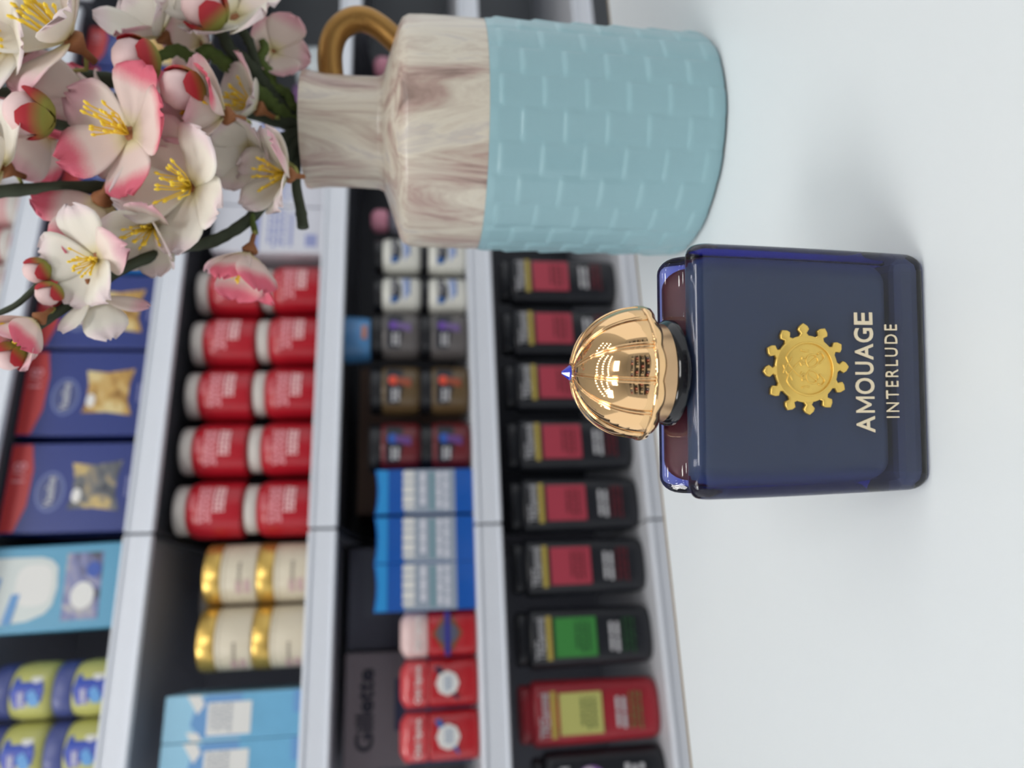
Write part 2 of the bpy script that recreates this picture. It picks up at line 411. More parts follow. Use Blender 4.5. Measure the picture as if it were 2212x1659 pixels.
# emblem: a sun disc with twelve arrow-headed rays
m_emb = mat('matte_gold', (232, 196, 104), 0.36, 0.75, noise=0.06, nscale=400)
fy = -HD
zc = px(1739, 799, BY).z; ex = 0.0003
emb = lathe('emblem', [(0.0099, 0.0), (0.0099, 0.0009), (0.0094, 0.0013), (0.0004, 0.0014)], m_emb, bot, 60, loc=(ex, fy, zc), rot=(math.pi / 2, 0, 0))
for k in range(12):
    a = math.radians(3) + k * math.pi / 6
    pl = [(-0.0019, 0.0093), (-0.0009, 0.0106), (-0.0018, 0.0117), (-0.0013, 0.0127), (0, 0.0136), (0.0013, 0.0127), (0.0018, 0.0117), (0.0009, 0.0106), (0.0019, 0.0093)]
    bm = bmesh.new(); f = bm.faces.new([bm.verts.new((x, z, 0.0)) for x, z in pl])
    r = bmesh.ops.extrude_face_region(bm, geom=[f]); top = [v for v in r['geom'] if isinstance(v, bmesh.types.BMVert)]
    bmesh.ops.translate(bm, verts=top, vec=(0, 0, 0.0011))
    es = [e for e in bm.edges if e.verts[0] in top and e.verts[1] in top]
    bmesh.ops.bevel(bm, geom=es, offset=0.00035, segments=2, affect='EDGES', profile=0.5)
    bmobj('emblem_ray', bm, m_emb, emb, True, (0, 0, 0), (0, 0, a))
def orn(name, pts, r=0.00026, closed=False, sub=5):
    P = smooth_path([(x, z, 0.00142) for x, z in pts], sub)
    if closed: P = P + [P[0]]
    return tube(name, P, r, m_emb, emb, 6)
orn('emblem_ring', [(0.0078 * math.cos(math.radians(a)), 0.0078 * math.sin(math.radians(a)) - 0.0004) for a in range(115, 426, 10)], 0.0003)
mm = 0.001
for sg in (-1, 1):
    orn('ornament', [(sg * 3.4 * mm, 6.6 * mm), (sg * 1.2 * mm, 5.6 * mm), (-sg * 1.5 * mm, 3.2 * mm), (-sg * 2.6 * mm, 1.6 * mm)])
    orn('ornament', [(-sg * 1.2 * mm, 7.6 * mm), (sg * 1.0 * mm, 6.6 * mm), (sg * 2.2 * mm, 5.4 * mm), (sg * 3.4 * mm, 4.8 * mm)])
    orn('ornament', [(sg * 0.6 * mm, -0.4 * mm), (sg * 2.2 * mm, 0.4 * mm), (sg * 3.9 * mm, -0.4 * mm), (sg * 4.1 * mm, -2.4 * mm), (sg * 2.4 * mm, -3.4 * mm), (sg * 0.8 * mm, -2.2 * mm), (sg * 0.5 * mm, -0.6 * mm)])
    orn('ornament', [(sg * 1.6 * mm, -3.8 * mm), (sg * 3.4 * mm, -5.4 * mm), (sg * 4.9 * mm, -4.4 * mm), (sg * 4.4 * mm, -3.3 * mm)])
    orn('ornament', [(sg * 5.6 * mm, 2.0 * mm), (sg * 5.2 * mm, 0.6 * mm), (sg * 5.4 * mm, -0.4 * mm)])
    orn('ornament', [(sg * 0.8 * mm, 1.8 * mm), (sg * 2.2 * mm, 2.4 * mm), (sg * 1.4 * mm, 1.0 * mm), (sg * 3.4 * mm, 1.8 * mm), (sg * 3.2 * mm, 0.6 * mm)], 0.00026)
    orn('ornament', [(sg * 1.4 * mm, -0.2 * mm), (sg * 2.6 * mm, -1.6 * mm), (sg * 3.4 * mm, -2.8 * mm)])
m_text = mat('cream_print', (226, 212, 182), 0.45)
def bz(x): return px(x, 800, BY).z
s_px = (px(1860, 700, BY) - px(1860, 800, BY)).x / 100
def spaced_word(word, boxes, total, width, height, cz_, y, th):
    # one mesh for the word; each letter is fitted to its own place along the line
    VS, FS = [], []; x00 = -width / 2 - 0.0006; k = width / total
    for ch, (a, b_) in zip(word, boxes):
        if ch == 'M':
            pl = [(0, 0), (0.15, 0), (0.15, 0.68), (0.44, 0.17), (0.56, 0.17), (0.85, 0.68), (0.85, 0), (1, 0), (1, 1), (0.86, 1), (0.5, 0.38), (0.14, 1), (0, 1)]
            v2 = [(x00 + (a + (b_ - a) * u) * k, y - th * sg, cz_ + (v - 0.5) * height) for sg in (1, -1) for u, v in pl]; n = len(pl)
            f2 = [tuple(range(n)), tuple(range(2 * n - 1, n - 1, -1))] + [(q, (q + 1) % n, n + (q + 1) % n, n + q) for q in range(n)]
        else:
            o = lettering(ch, (b_ - a) * k, height * (1.05 if ch in 'OG' else 1.0), None, None, x00 + (a + b_) / 2 * k, cz_, y, th, bold=0.014)
            v2 = [tuple(v.co) for v in o.data.vertices]; f2 = [tuple(p.vertices) for p in o.data.polygons]
            bpy.data.objects.remove(o)
        n0 = len(VS); VS += v2; FS += [tuple(q + n0 for q in f) for f in f2]
    return obj('lettering', VS, FS, m_text, bot)
spaced_word('AMOUAGE', [(0, 205), (245, 445), (475, 675), (715, 875), (900, 1100), (1115, 1295), (1335, 1490)], 1490, 260 * s_px, bz(1847) - bz(1886), (bz(1847) + bz(1886)) / 2, fy - 0.0002, 0.00015)
lettering('INTERLUDE', 203 * s_px, bz(1912) - bz(1939), m_text, bot, 0.0 - 0.0002, (bz(1912) + bz(1939)) / 2, fy - 0.0002, 0.00015, bold=0.0, space=1.3)

# ------------------------------------------------------------------ vase
VX, VY, VR = 0.1357, 0.392, 0.0598
vas = thing('vase', 'jug vase with marbled cream neck, pale blue woven-pattern body and gold handle', 'vase', (VX, VY, 0), math.radians(-19))
def marble():
    m = bpy.data.materials.new('marbled_ceramic'); m.use_nodes = True; nt = m.node_tree; b = nt.nodes['Principled BSDF']
    tc = nt.nodes.new('ShaderNodeTexCoord'); mp = nt.nodes.new('ShaderNodeMapping'); mp.inputs['Scale'].default_value = (48, 48, 9); mp.inputs['Rotation'].default_value = (0.12, 0.1, 0)
    n1 = nt.nodes.new('ShaderNodeTexNoise'); n1.inputs['Scale'].default_value = 1.0; n1.inputs['Detail'].default_value = 6; n1.inputs['Roughness'].default_value = 0.6; n1.inputs['Distortion'].default_value = 1.6
    cr = nt.nodes.new('ShaderNodeValToRGB'); e = cr.color_ramp.elements
    e[0].position = 0.30; e[0].color = (*lin((126, 106, 98)), 1); e[1].position = 0.80; e[1].color = (*lin((208, 196, 176)), 1)
    for p_, c_ in ((0.41, (172, 148, 138)), (0.50, (190, 178, 164)), (0.58, (208, 200, 184)), (0.66, (190, 182, 174))):
        q = e.new(p_); q.color = (*lin(c_), 1)
    nt.links.new(tc.outputs['Object'], mp.inputs['Vector']); nt.links.new(mp.outputs[0], n1.inputs['Vector'])
    nt.links.new(n1.outputs['Fac'], cr.inputs[0]); nt.links.new(cr.outputs[0], b.inputs['Base Color'])
    b.inputs['Roughness'].default_value = 0.3; return m
m_marb = marble()
zb = 0.1188
up = [(VR - 0.0002, zb), (VR, zb + 0.02), (VR - 0.0002, 0.150), (VR - 0.0006, 0.1568), (VR - 0.0022, 0.1598), (VR - 0.0055, 0.1618), (0.0335, 0.1688), (0.0300, 0.1702), (0.0289, 0.1730), (0.0286, 0.186), (0.0288, 0.200), (0.0297, 0.2065), (0.0302, 0.2095), (0.0298, 0.2112), (0.0280, 0.2112), (0.0265, 0.2085), (0.0258, 0.190), (0.0258, 0.176), (0.030, 0.164), (0.05, 0.158), (0.055, 0.150), (0.0555, zb + 0.0005)]
lathe('marbled_neck', up, m_marb, vas, 96, close=False, auto=60)
m_blue = mat('blue_ceramic', (142, 178, 186), 0.34, noise=0.04, nscale=12)
vs, fs = [], []; na, nz = 288, 190; ncol, cell = 24, 0.0208; rows = []
for j in range(nz):
    z = 0.0015 + (zb - 0.0015) * j / (nz - 1)
    for k in range(na):
        a = 2 * math.pi * k / na; c = a / (2 * math.pi) * ncol; ci = math.floor(c); cf = c - ci
        q = z / cell + (0.5 if ci % 2 else 0.0); qf = q - math.floor(q)
        # each cell leans outwards towards its top and is pillowed across
        edge = min(1.0, min(cf, 1 - cf) / 0.16); prof = (qf ** 1.5) * (1 - max(0, (qf - 0.86) / 0.14) ** 2)
        dz = min(1.0, (zb - z) / 0.004)
        rr = VR + 0.0004 * dz + 0.0011 * prof * (0.45 + 0.55 * edge ** 0.7) * dz - 0.0003 * (1 - edge) * dz
        if z < 0.006: rr -= 0.0015 * (1 - z / 0.006) ** 2
        vs.append((rr * math.cos(a), rr * math.sin(a), z))
for j in range(nz - 1):
    for k in range(na):
        k2 = (k + 1) % na; fs.append((j * na + k, j * na + k2, (j + 1) * na + k2, (j + 1) * na + k))
fs.append(tuple(range(na - 1, -1, -1)))
obj('woven_body', vs, fs, m_blue, vas, True)
lathe('foot', [(VR - 0.006, 0.0), (VR - 0.0025, 0.0), (VR - 0.002, 0.002), (VR - 0.006, 0.003)], mat('foot_brown', (110, 100, 92), 0.6), vas, 64)
VI = Matrix.Translation(Vector((VX, VY, 0))) @ Matrix.Rotation(math.radians(-19), 4, 'Z'); VII = VI.inverted()
hp = [VII @ px(x, y, VY + 0.004) for x, y in ((722, 190), (714, 150), (714, 105), (728, 68), (758, 45), (790, 43), (822, 60), (850, 84), (878, 110))]
tube('handle', smooth_path(hp, 7), [0.0067] * 57, mat('antique_gold', (164, 124, 68), 0.42, 0.85, noise=0.12, nscale=80), vas, 18)

# ------------------------------------------------------------------ stock on the shelves
ORD = ['first', 'second', 'third', 'fourth', 'fifth', 'sixth', 'seventh', 'eighth']
def P(name, label, cat, s, b, z, group=None): return thing(name, label, cat, SL(s, b, z), PSI, group)
W = mat('print_white', (225, 225, 222), 0.5); K = mat('print_black', (22, 23, 28), 0.4)
def ovalbody(name, hw, hdp, h, m, parent, z0=0.0, rb=0.012, rt=0.010, taper=0.0, power=2.6, n=40, top=0.92):
    pr = [(0.80, z0), (0.92, z0 + rb * 0.12), (0.985, z0 + rb * 0.5), (1.0, z0 + rb)]
    pr = [(r * (1 - taper), z) for r, z in pr]
    pr += [(1.0, z0 + h - rt), (0.985, z0 + h - rt * 0.5), (top, z0 + h - rt * 0.1), (top * 0.9, z0 + h)]
    return lathe(name, pr, m, parent, n, hw, hdp, power, auto=55)
# --- shampoo bottles on the lowest shelf
m_bk = mat('bottle_black', (34, 36, 42), 0.35); m_lblr = mat('label_rose', (176, 62, 80), 0.5); m_lblg = mat('label_green', (62, 140, 66), 0.5)
m_yel = mat('bar_yellow', (186, 166, 80), 0.5); m_rb = mat('bottle_red', (160, 40, 52), 0.35); m_lbly = mat('label_lime', (190, 190, 112), 0.5)
m_silv = mat('print_silver', (200, 200, 204), 0.45); m_dred = mat('print_dark_red', (110, 38, 48), 0.5); m_dgrn = mat('print_dark_green', (40, 84, 48), 0.5)
def shampoo(label, s, body, lbl, sq, foot, group='shampoo bottles on the lowest shelf'):
    t = P('shampoo_bottle', label, 'bottle', s, 0.055, -0.1858, group)
    ovalbody('bottle_body', 0.042, 0.027, 0.178, body, t, 0, 0.016, 0.010, 0.06)
    ovalbody('cap', 0.037, 0.023, 0.016, body, t, 0.1785, 0.003, 0.004, 0, 2.6)
    fy_ = -0.0272
    lettering('TRESemmé', 0.055, 0.014, m_silv, t, 0, 0.163, fy_, 0.0004, bold=0.01)
    decal('yellow_bar', rect(-0.029, 0.029, 0.147, 0.154), m_yel, t, 0.0004, y=fy_)
    q = decal('label_square', rect(-0.026, 0.026, 0.083, 0.142), sq, t, 0.0004, y=fy_)
    strokes('fine_print', foot, q, -0.02, 0.02, 0.09, 0.115, 3, fy_ - 0.0006, fill=0.5, seed=3)
    strokes('script', m_silv, t, -0.026, 0.018, 0.048, 0.066, 2, fy_, fill=0.5, seed=5, words=2)
    strokes('footer', foot, t, -0.028, 0.024, 0.026, 0.046, 3, fy_, fill=0.4, seed=9)
    return t
ys = [602, 712, 826, 952, 1082, 1216]
first = None
for i, y in enumerate(ys):
    s = SP(1390, y, 0.03)[0]
    lb = 'black shampoo bottle with rose label square, %s from the vase on the lowest shelf' % ORD[i]
    if first is None: first = shampoo(lb, s, m_bk, None, m_lblr, m_dred)
    else: dup(first, SL(s, 0.055, -0.1858), lb)
shampoo('black shampoo bottle with a green label square beside the red bottle', SP(1390, 1368, 0.03)[0], m_bk, None, m_lblg, m_dgrn)
shampoo('red shampoo bottle with a pale lime label square', SP(1390, 1531, 0.03)[0], m_rb, None, m_lbly, mat('print_olive', (110, 120, 70), 0.5))
t = P('shampoo_bottle', 'black bottle with a purple emblem at the lower left end of the lowest shelf', 'bottle', SP(1390, 1692, 0.03)[0], 0.055, -0.1858, 'shampoo bottles on the lowest shelf')
ovalbody('bottle_body', 0.043, 0.027, 0.165, m_bk, t); ovalbody('cap', 0.036, 0.022, 0.014, m_bk, t, 0.1655, 0.003, 0.004)
e_ = decal('emblem', ell(0.004, 0.105, 0.022, 0.022), mat('purple', (140, 100, 170), 0.5), t, 0.0005, y=-0.0272)
decal('emblem_core', ell(0.016, 0.108, 0.009, 0.009), mat('lilac', (205, 190, 205), 0.5), e_, 0.0004, y=-0.0282)
strokes('script', m_silv, t, -0.02, 0.026, 0.03, 0.06, 3, -0.0272, seed=12); strokes('heading', m_silv, t, -0.01, 0.026, 0.13, 0.15, 1, -0.0272, seed=13)

# --- red jars, two high, on the second shelf
m_rj = mat('jar_red', (176, 24, 40), 0.28, noise=0.04, nscale=40); m_lid = mat('lid_white', (206, 200, 194), 0.4); m_pink = mat('print_pink', (240, 168, 176), 0.5)
def redjar(label, s, z, rz=0.0):
    t = P('cream_jar', label, 'jar', s, 0.058, z, 'red jars stacked two high')
    lathe('jar_body', [(0.036, 0), (0.0398, 0.003), (0.0405, 0.008), (0.0405, 0.056), (0.0392, 0.066), (0.0355, 0.0735), (0.033, 0.0755)], m_rj, t, 40)
    lathe('lid', [(0.0335, 0.0757), (0.0345, 0.077), (0.0345, 0.0905), (0.033, 0.0925), (0.030, 0.093)], m_lid, t, 40)
    R = 0.0406
    strokes('brand_script', m_pink, t, -0.028, 0.026, 0.040, 0.058, 4, 0, R=R, fill=0.62, seed=21, words=6)
    strokes('product_name', mat('print_rose', (248, 214, 216), 0.5), t, -0.018, 0.026, 0.022, 0.038, 3, 0, R=R, fill=0.66, seed=22, words=7)
    strokes('small_print', m_pink, t, -0.012, 0.014, 0.064, 0.068, 1, 0.0005, R=0.0396, fill=0.5, seed=23)
    return t
z0 = 0.2917; first = None
for row in (0, 1):
    for i, y in enumerate((608, 720, 835, 958, 1089)):
        s = SP(610 if row == 0 else 450, y + (4 if row else 0), 0.02)[0]
        lb = 'red jar with white lid, %s row, %s' % (['lower', 'upper'][row], ['nearest the vase', 'second from the vase', 'middle of its row', 'fourth from the vase', 'beside the cream tins'][i])
        loc = SL(s, 0.058, z0 + row * 0.0935)
        if first is None: first = redjar(lb, s, z0)
        else: dup(first, loc, lb, rz=PSI + math.radians([0, 4, -3, -6, 2][i] + row * 3))
# --- white packs behind the blossom, right of the red jars
m_pk = mat('pack_white', (214, 216, 226), 0.45); m_pb = mat('pack_blue', (150, 158, 204), 0.5)
for i, (y, lb) in enumerate(((495, 'white pack printed in pale blue, right beside the red jars'), (395, 'white pack with a round blue mark, partly behind the vase neck'), (300, 'white pack mostly hidden behind the vase rim and blossom'))):
    s = SP(600, y, 0.03)[0]
    t = P('soap_pack', lb, 'pack', s, 0.03, z0, 'white packs on the red jar shelf')
    box('carton', (-0.042, 0.042, 0, 0.09, 0, 0.172), m_pk, t, 0.003)
    decal('blue_band', rect(-0.041, 0.041, 0.10, 0.112), m_pb, t); decal('blue_band', rect(-0.03, 0.03, 0.05, 0.055), m_pb, t)
    decal('stamp', ell(0.01, 0.135, 0.013, 0.011) if i == 1 else rect(-0.03, -0.008, 0.012, 0.03), mat('stamp_blue', (92, 96, 168), 0.5) if i == 1 else m_pb, t)
    strokes('small_print', m_pb, t, -0.036, 0.036, 0.06, 0.09, 4, seed=30 + i)
m_pearl = mat('pearl_lid', (190, 198, 202), 0.3)
for i, (y, lb) in enumerate(((120, 'pale round jar seen through beside the gold handle'), (205, 'pale round jar hidden behind the blossom stems'))):
    t = P('cream_jar', lb, 'jar', SP(650, y, 0.05)[0], 0.08, z0, 'pale jars by the handle')
    lathe('jar_body', [(0.03, 0), (0.036, 0.003), (0.037, 0.04), (0.034, 0.046)], m_pearl, t, 32); lathe('lid', [(0.0365, 0.0462), (0.0375, 0.048), (0.0375, 0.062), (0.034, 0.066)], mat('plum_lid', (110, 70, 120), 0.4) if i else m_pearl, t, 32)

# --- cream and gold tins, left bay second shelf
m_cr = mat('tin_cream', (210, 200, 178), 0.4, noise=0.03); m_tg = mat('tin_gold', (206, 172, 92), 0.28, 0.7); m_cpr = mat('print_taupe', (150, 140, 126), 0.5)
def tin(label, s, b, z):
    t = P('cream_tin', label, 'tin', s, b, z, 'cream and gold tins in two stacks'); t.scale = (0.892, 0.892, 1)
    lathe('tin_body', [(0.043, 0), (0.0455, 0.002), (0.0455, 0.046), (0.0448, 0.047)], m_cr, t, 40)
    lathe('gold_lid', [(0.0452, 0.0472), (0.0468, 0.048), (0.0468, 0.066), (0.0455, 0.0685), (0.043, 0.069)], m_tg, t, 40)
    lathe('ridge', [(0.0456, 0.041), (0.0462, 0.0415), (0.0462, 0.0425), (0.0456, 0.043)], m_cr, t, 40)
    strokes('brand', m_cpr, t, -0.018, 0.016, 0.018, 0.026, 1, 0, R=0.0457, fill=0.5, seed=41, words=6)
    strokes('petal_print', mat('print_blush', (200, 168, 168), 0.5), t, -0.034, -0.012, 0.006, 0.028, 2, 0, R=0.0457, fill=0.7, seed=44, words=2)
    return t
t1 = tin('cream tin with gold lid, lower one of the stack touching the red jars', SP(600, 1232, 0.02)[0], 0.062, z0)
dup(t1, SL(SP(600, 1232, 0.02)[0], 0.062, z0 + 0.0692), 'cream tin with gold lid, upper one of the stack touching the red jars')
s2 = SP(600, 1374, 0.02)[0]
dup(t1, SL(s2, 0.06, z0), 'cream tin with gold lid, lower one of the left stack', rz=PSI - 0.5)
dup(t1, SL(s2, 0.06, z0 + 0.0692), 'cream tin with gold lid, upper one of the left stack', rz=PSI - 0.45)
t = P('cream_jar', 'maroon jar with pale lid standing behind the cream tins', 'jar', SP(420, 1292, 0.17)[0], 0.19, z0)
lathe('jar_body', [(0.04, 0), (0.044, 0.004), (0.044, 0.148), (0.038, 0.156)], mat('maroon', (92, 30, 44), 0.35), t, 32); lathe('lid', [(0.036, 0.1562), (0.037, 0.158), (0.037, 0.172), (0.033, 0.175)], m_lid, t, 32)
# --- pale blue boxes, left bay second shelf
m_lb = mat('carton_sky', (150, 200, 226), 0.45, noise=0.10, nscale=18); m_mb = mat('carton_azure', (108, 174, 212), 0.45, noise=0.14, nscale=26); m_db = mat('carton_mid', (104, 154, 206), 0.5)
def skybox(label, s, rz):
    t = P('carton', label, 'box', s, 0.02, z0, 'pale blue boxes on the tin shelf'); t.rotation_euler = (0, 0, PSI); t.scale = (0.772, 1, 1)
    box('carton_body', (-0.035, 0.035, 0, 0.11, 0, 0.168), m_lb, t, 0.0015)
    decal('azure_field', rect(-0.035, 0.035, 0.0, 0.075), m_mb, t); decal('blue_swirl', [(-0.03, 0.122), (-0.01, 0.136), (0.02, 0.13), (0.034, 0.118), (0.034, 0.07), (-0.03, 0.07)], m_db, t, 0.0003)
    decal('white_curl', [(0.005, 0.128), (0.034, 0.142), (0.034, 0.126), (0.02, 0.12)], W, t, 0.0006); decal('white_curl', [(-0.034, 0.134), (-0.02, 0.14), (-0.022, 0.126), (-0.034, 0.12)], W, t, 0.0006)
    q = decal('white_panel', rect(-0.027, 0.022, 0.063, 0.116), W, t, 0.0008)
    strokes('small_print', mat('print_grey', (176, 180, 186), 0.5), q, -0.024, 0.02, 0.085, 0.113, 4, -0.0008, seed=51)
    decal('blue_edge', rect(0.0, 0.034, 0.002, 0.012), m_db, t, 0.0006)
    return t
skybox('pale blue carton with white panel beside the cream tins', SP(600, 1544, 0.0)[0], 0.03)
skybox('pale blue carton with white panel at the left end of the tin shelf', SP(600, 1650, 0.0)[0], 0.03)

# --- top visible shelf: navy cartons, light blue carton, petroleum jelly jars
zA = 0.5262
m_nv = mat('carton_navy', (42, 58, 128), 0.35, noise=0.12, nscale=9); m_rd = mat('carton_red', (200, 66, 66), 0.4); m_ov = mat('oval_slate', (72, 82, 132), 0.4); m_ovr = mat('oval_rim', (110, 124, 178), 0.4)
def pouch_mat(nm, a, b_, c_):
    m = bpy.data.materials.new(nm); m.use_nodes = True; nt = m.node_tree; bs = nt.nodes['Principled BSDF']
    tc = nt.nodes.new('ShaderNodeTexCoord'); n = nt.nodes.new('ShaderNodeTexNoise'); n.inputs['Scale'].default_value = 34; n.inputs['Detail'].default_value = 3; n.inputs['Distortion'].default_value = 0.8
    cr = nt.nodes.new('ShaderNodeValToRGB'); e = cr.color_ramp.elements; e[0].position = 0.36; e[0].color = (*lin(a), 1); e[1].position = 0.64; e[1].color = (*lin(c_), 1); q = e.new(0.5); q.color = (*lin(b_), 1)
    nt.links.new(tc.outputs['Object'], n.inputs['Vector']); nt.links.new(n.outputs['Fac'], cr.inputs[0]); nt.links.new(cr.outputs[0], bs.inputs['Base Color']); bs.inputs['Roughness'].default_value = 0.3; return m
m_pg = pouch_mat('pouch_gold', (150, 112, 56), (202, 162, 92), (224, 206, 150)); m_pg2 = pouch_mat('pouch_grey', (70, 74, 84), (110, 112, 116), (206, 180, 118))
def navy(label, s, w_, b, pm, rz=0.0):
    t = P('carton', label, 'box', s, b, zA, 'navy cartons with a red top band'); t.rotation_euler = (0, 0, PSI + rz); h = w_ / 2
    box('carton_body', (-h, h, 0, 0.10, 0, 0.170), m_nv, t, 0.002)
    decal('red_band', [(-h + 0.002, 0.168), (-h + 0.002, 0.150), (-h * 0.4, 0.139), (h * 0.4, 0.137), (h - 0.002, 0.143), (h - 0.002, 0.168)], m_rd, t, 0.0004)
    lettering('1/8', h * 0.45, 0.016, m_pink, t, h * 0.35, 0.154, -0.0006, 0.0003)
    o_ = decal('oval_badge', ell(-0.006, 0.112, 0.0275, 0.0185, 32), m_ovr, t, 0.0004); decal('badge_field', ell(-0.006, 0.112, 0.0245, 0.0155, 32), m_ov, o_, 0.0004, y=-0.0004)
    lettering('Vaseline', 0.040, 0.011, W, t, -0.006, 0.112, -0.001, 0.0003)
    pl = [(-0.030, 0.088), (-0.012, 0.0835), (0.012, 0.0835), (0.033, 0.088), (0.030, 0.06), (0.036, 0.024), (0.012, 0.029), (-0.012, 0.029), (-0.034, 0.022), (-0.029, 0.055)]
    q = decal('pouch_picture', pl, pm, t, 0.0005)
    decal('pouch_shine', ell(-0.012, 0.078, 0.010, 0.006, 16), mat('shine', (232, 230, 226), 0.3), q, 0.0004, y=-0.0007)
    strokes('small_print', mat('print_lilac', (140, 144, 190), 0.5), t, -0.016, 0.014, 0.008, 0.018, 2, seed=61)
    return t
navy('navy carton with grey and gold pouch picture, nearest the light blue carton', SP(250, 1050, 0.03)[0], 0.123, 0.03, m_pg2)
navy('navy carton with gold pouch picture, second from the light blue carton', SP(250, 848, 0.03)[0], 0.126, 0.03, m_pg)
navy('navy carton with gold pouch picture, behind the lowest blossom twig', SP(250, 672, 0.03)[0], 0.118, 0.03, m_pg)
navy('navy carton behind the middle blossom branch', SP(220, 350, 0.03)[0], 0.122, 0.03, m_pg)
navy('navy carton behind the upper right blossoms', 0.69, 0.122, 0.03, m_pg2)
navy('navy carton at the right end of its shelf', 0.796, 0.082, 0.03, m_pg)
t = P('carton', 'bright sky blue carton between the navy cartons', 'box', SP(300, 520, 0.03)[0], 0.03, zA)
box('carton_body', (-0.052, 0.052, 0, 0.1, 0, 0.15), mat('carton_bright', (24, 128, 214), 0.4), t, 0.002); decal('red_band', rect(-0.05, 0.05, 0.12, 0.148), m_rd, t); decal('white_panel', rect(-0.03, 0.03, 0.05, 0.09), m_pk, t)
m_cy = mat('carton_aqua', (84, 154, 188), 0.35, noise=0.05, nscale=14); m_tub = mat('tub_white', (206, 214, 212), 0.4)
t = P('carton', 'light blue carton with white tub drawing and dark picture strip', 'box', SP(200, 1262, 0.02)[0], 0.02, zA); t.rotation_euler = (0, math.radians(-1.5), PSI); t.location.z += 0.0018
box('carton_body', (-0.054, 0.054, 0, 0.1, 0, 0.165), m_cy, t, 0.003)
dd = [(-0.045, 0.163), (0.04, 0.160)] + [(0.04, 0.13), (0.039, 0.10), (0.035, 0.088), (0.026, 0.080), (0.0, 0.078), (-0.022, 0.082), (-0.032, 0.09), (-0.040, 0.11)]
dshape = decal('tub_drawing', dd, m_tub, t, 0.0004); decal('tub_side', ell(0.004, 0.106, 0.026, 0.022, 24, 3), W, dshape, 0.0004, y=-0.0004)
decal('blue_bar', [(-0.022, 0.163), (0.015, 0.155), (0.015, 0.145), (-0.022, 0.152)], m_db, t, 0.0012); decal('blue_bar', [(-0.042, 0.139), (-0.006, 0.131), (-0.006, 0.121), (-0.042, 0.128)], m_db, t, 0.0012)
pc = decal('picture_strip', rect(-0.042, 0.042, 0.026, 0.070), pouch_mat('picture_dark', (56, 56, 70), (112, 118, 168), (176, 172, 168)), t, 0.0005)
decal('cream_scoop', ell(-0.012, 0.047, 0.017, 0.014, 20), W, pc, 0.0004, y=-0.0006); decal('blue_patch', ell(0.02, 0.036, 0.010, 0.009, 16), mat('patch_blue', (50, 84, 170), 0.4), pc, 0.0004, y=-0.0006)
m_jy = mat('jelly_yellow', (190, 190, 112), 0.3, noise=0.04); m_jl = mat('jelly_lid', (74, 84, 142), 0.35); m_jb = mat('jelly_label', (44, 74, 176), 0.35); m_jc = mat('jelly_cyan', (96, 156, 214), 0.4); m_jm = mat('jelly_mauve', (110, 110, 190), 0.4)
def jelly(label, s, z):
    t = P('jelly_jar', label, 'jar', s, 0.058, z, 'yellow jars with blue lids stacked in pairs'); t.scale = (0.855, 0.855, 0.88)
    lathe('jar_body', [(0.034, 0), (0.0385, 0.004), (0.0405, 0.012), (0.0405, 0.040), (0.0385, 0.050), (0.0375, 0.054)], m_jy, t, 36, power=2.3)
    lathe('lid', [(0.0388, 0.0542), (0.0396, 0.056), (0.0396, 0.074), (0.038, 0.079), (0.034, 0.0812)], m_jl, t, 36, power=2.3)
    R = 0.0408; lab = [(-0.023, 0.046), (-0.026, 0.030), (-0.023, 0.012), (0.0, 0.0085), (0.02, 0.012), (0.029, 0.022), (0.029, 0.034), (0.02, 0.048), (0.0, 0.052)]
    q = decal('label', lab, m_jb, t, 0.0005, R=R); decal('white_disc', ell(0.019, 0.020, 0.0075, 0.0075, 18), W, q, 0.0004, R=R + 0.0006)
    decal('cyan_flame', [(-0.02, 0.026), (-0.002, 0.030), (0.004, 0.022), (-0.008, 0.014), (-0.02, 0.014)], m_jc, q, 0.0004, R=R + 0.0006); decal('mauve_flame', [(-0.022, 0.044), (0.0, 0.044), (0.004, 0.034), (-0.022, 0.030)], m_jm, q, 0.0004, R=R + 0.0006)
    strokes('brand', W, q, -0.018, 0.0, 0.034, 0.041, 2, -0.0012, R=R, seed=71)
    return t
j0 = jelly('yellow jar with blue lid, lower one beside the light blue carton gap', SP(200, 1488, 0.02)[0], zA)
dup(j0, SL(SP(200, 1488, 0.02)[0], 0.058, zA + 0.0717), 'yellow jar with blue lid, upper one beside the light blue carton gap')
sj = SP(200, 1622, 0.02)[0]
dup(j0, SL(sj, 0.058, zA), 'yellow jar with blue lid, lower one at the far left end'); dup(j0, SL(sj, 0.058, zA + 0.0717), 'yellow jar with blue lid, upper one at the far left end')
# --- topmost shelf: pink and white jars
for i, (y, c) in enumerate(((600, (150, 60, 72)), (520, (176, 84, 92)), (440, (205, 160, 160)), (350, (198, 200, 206)))):
    t = P('cream_jar', ['dark pink jar at the left of the topmost shelf', 'pink jar second on the topmost shelf', 'pale pink jar third on the topmost shelf', 'pale grey jar behind the left blossoms on the topmost shelf'][i], 'jar', SP(20, y, 0.03)[0], 0.055, SHZ[0] + 0.0002, 'jars on the topmost shelf'); t.scale = (0.82, 0.82, 1)
    lathe('jar_body', [(0.034, 0), (0.037, 0.003), (0.037, 0.05), (0.034, 0.056)], mat('jar_pink_%d' % i, c, 0.35), t, 28); lathe('lid', [(0.033, 0.0562), (0.034, 0.058), (0.034, 0.072)], m_lid, t, 28); lathe('band', [(0.0371, 0.018), (0.0374, 0.0185), (0.0374, 0.032), (0.0371, 0.0325)], m_lid, t, 28)

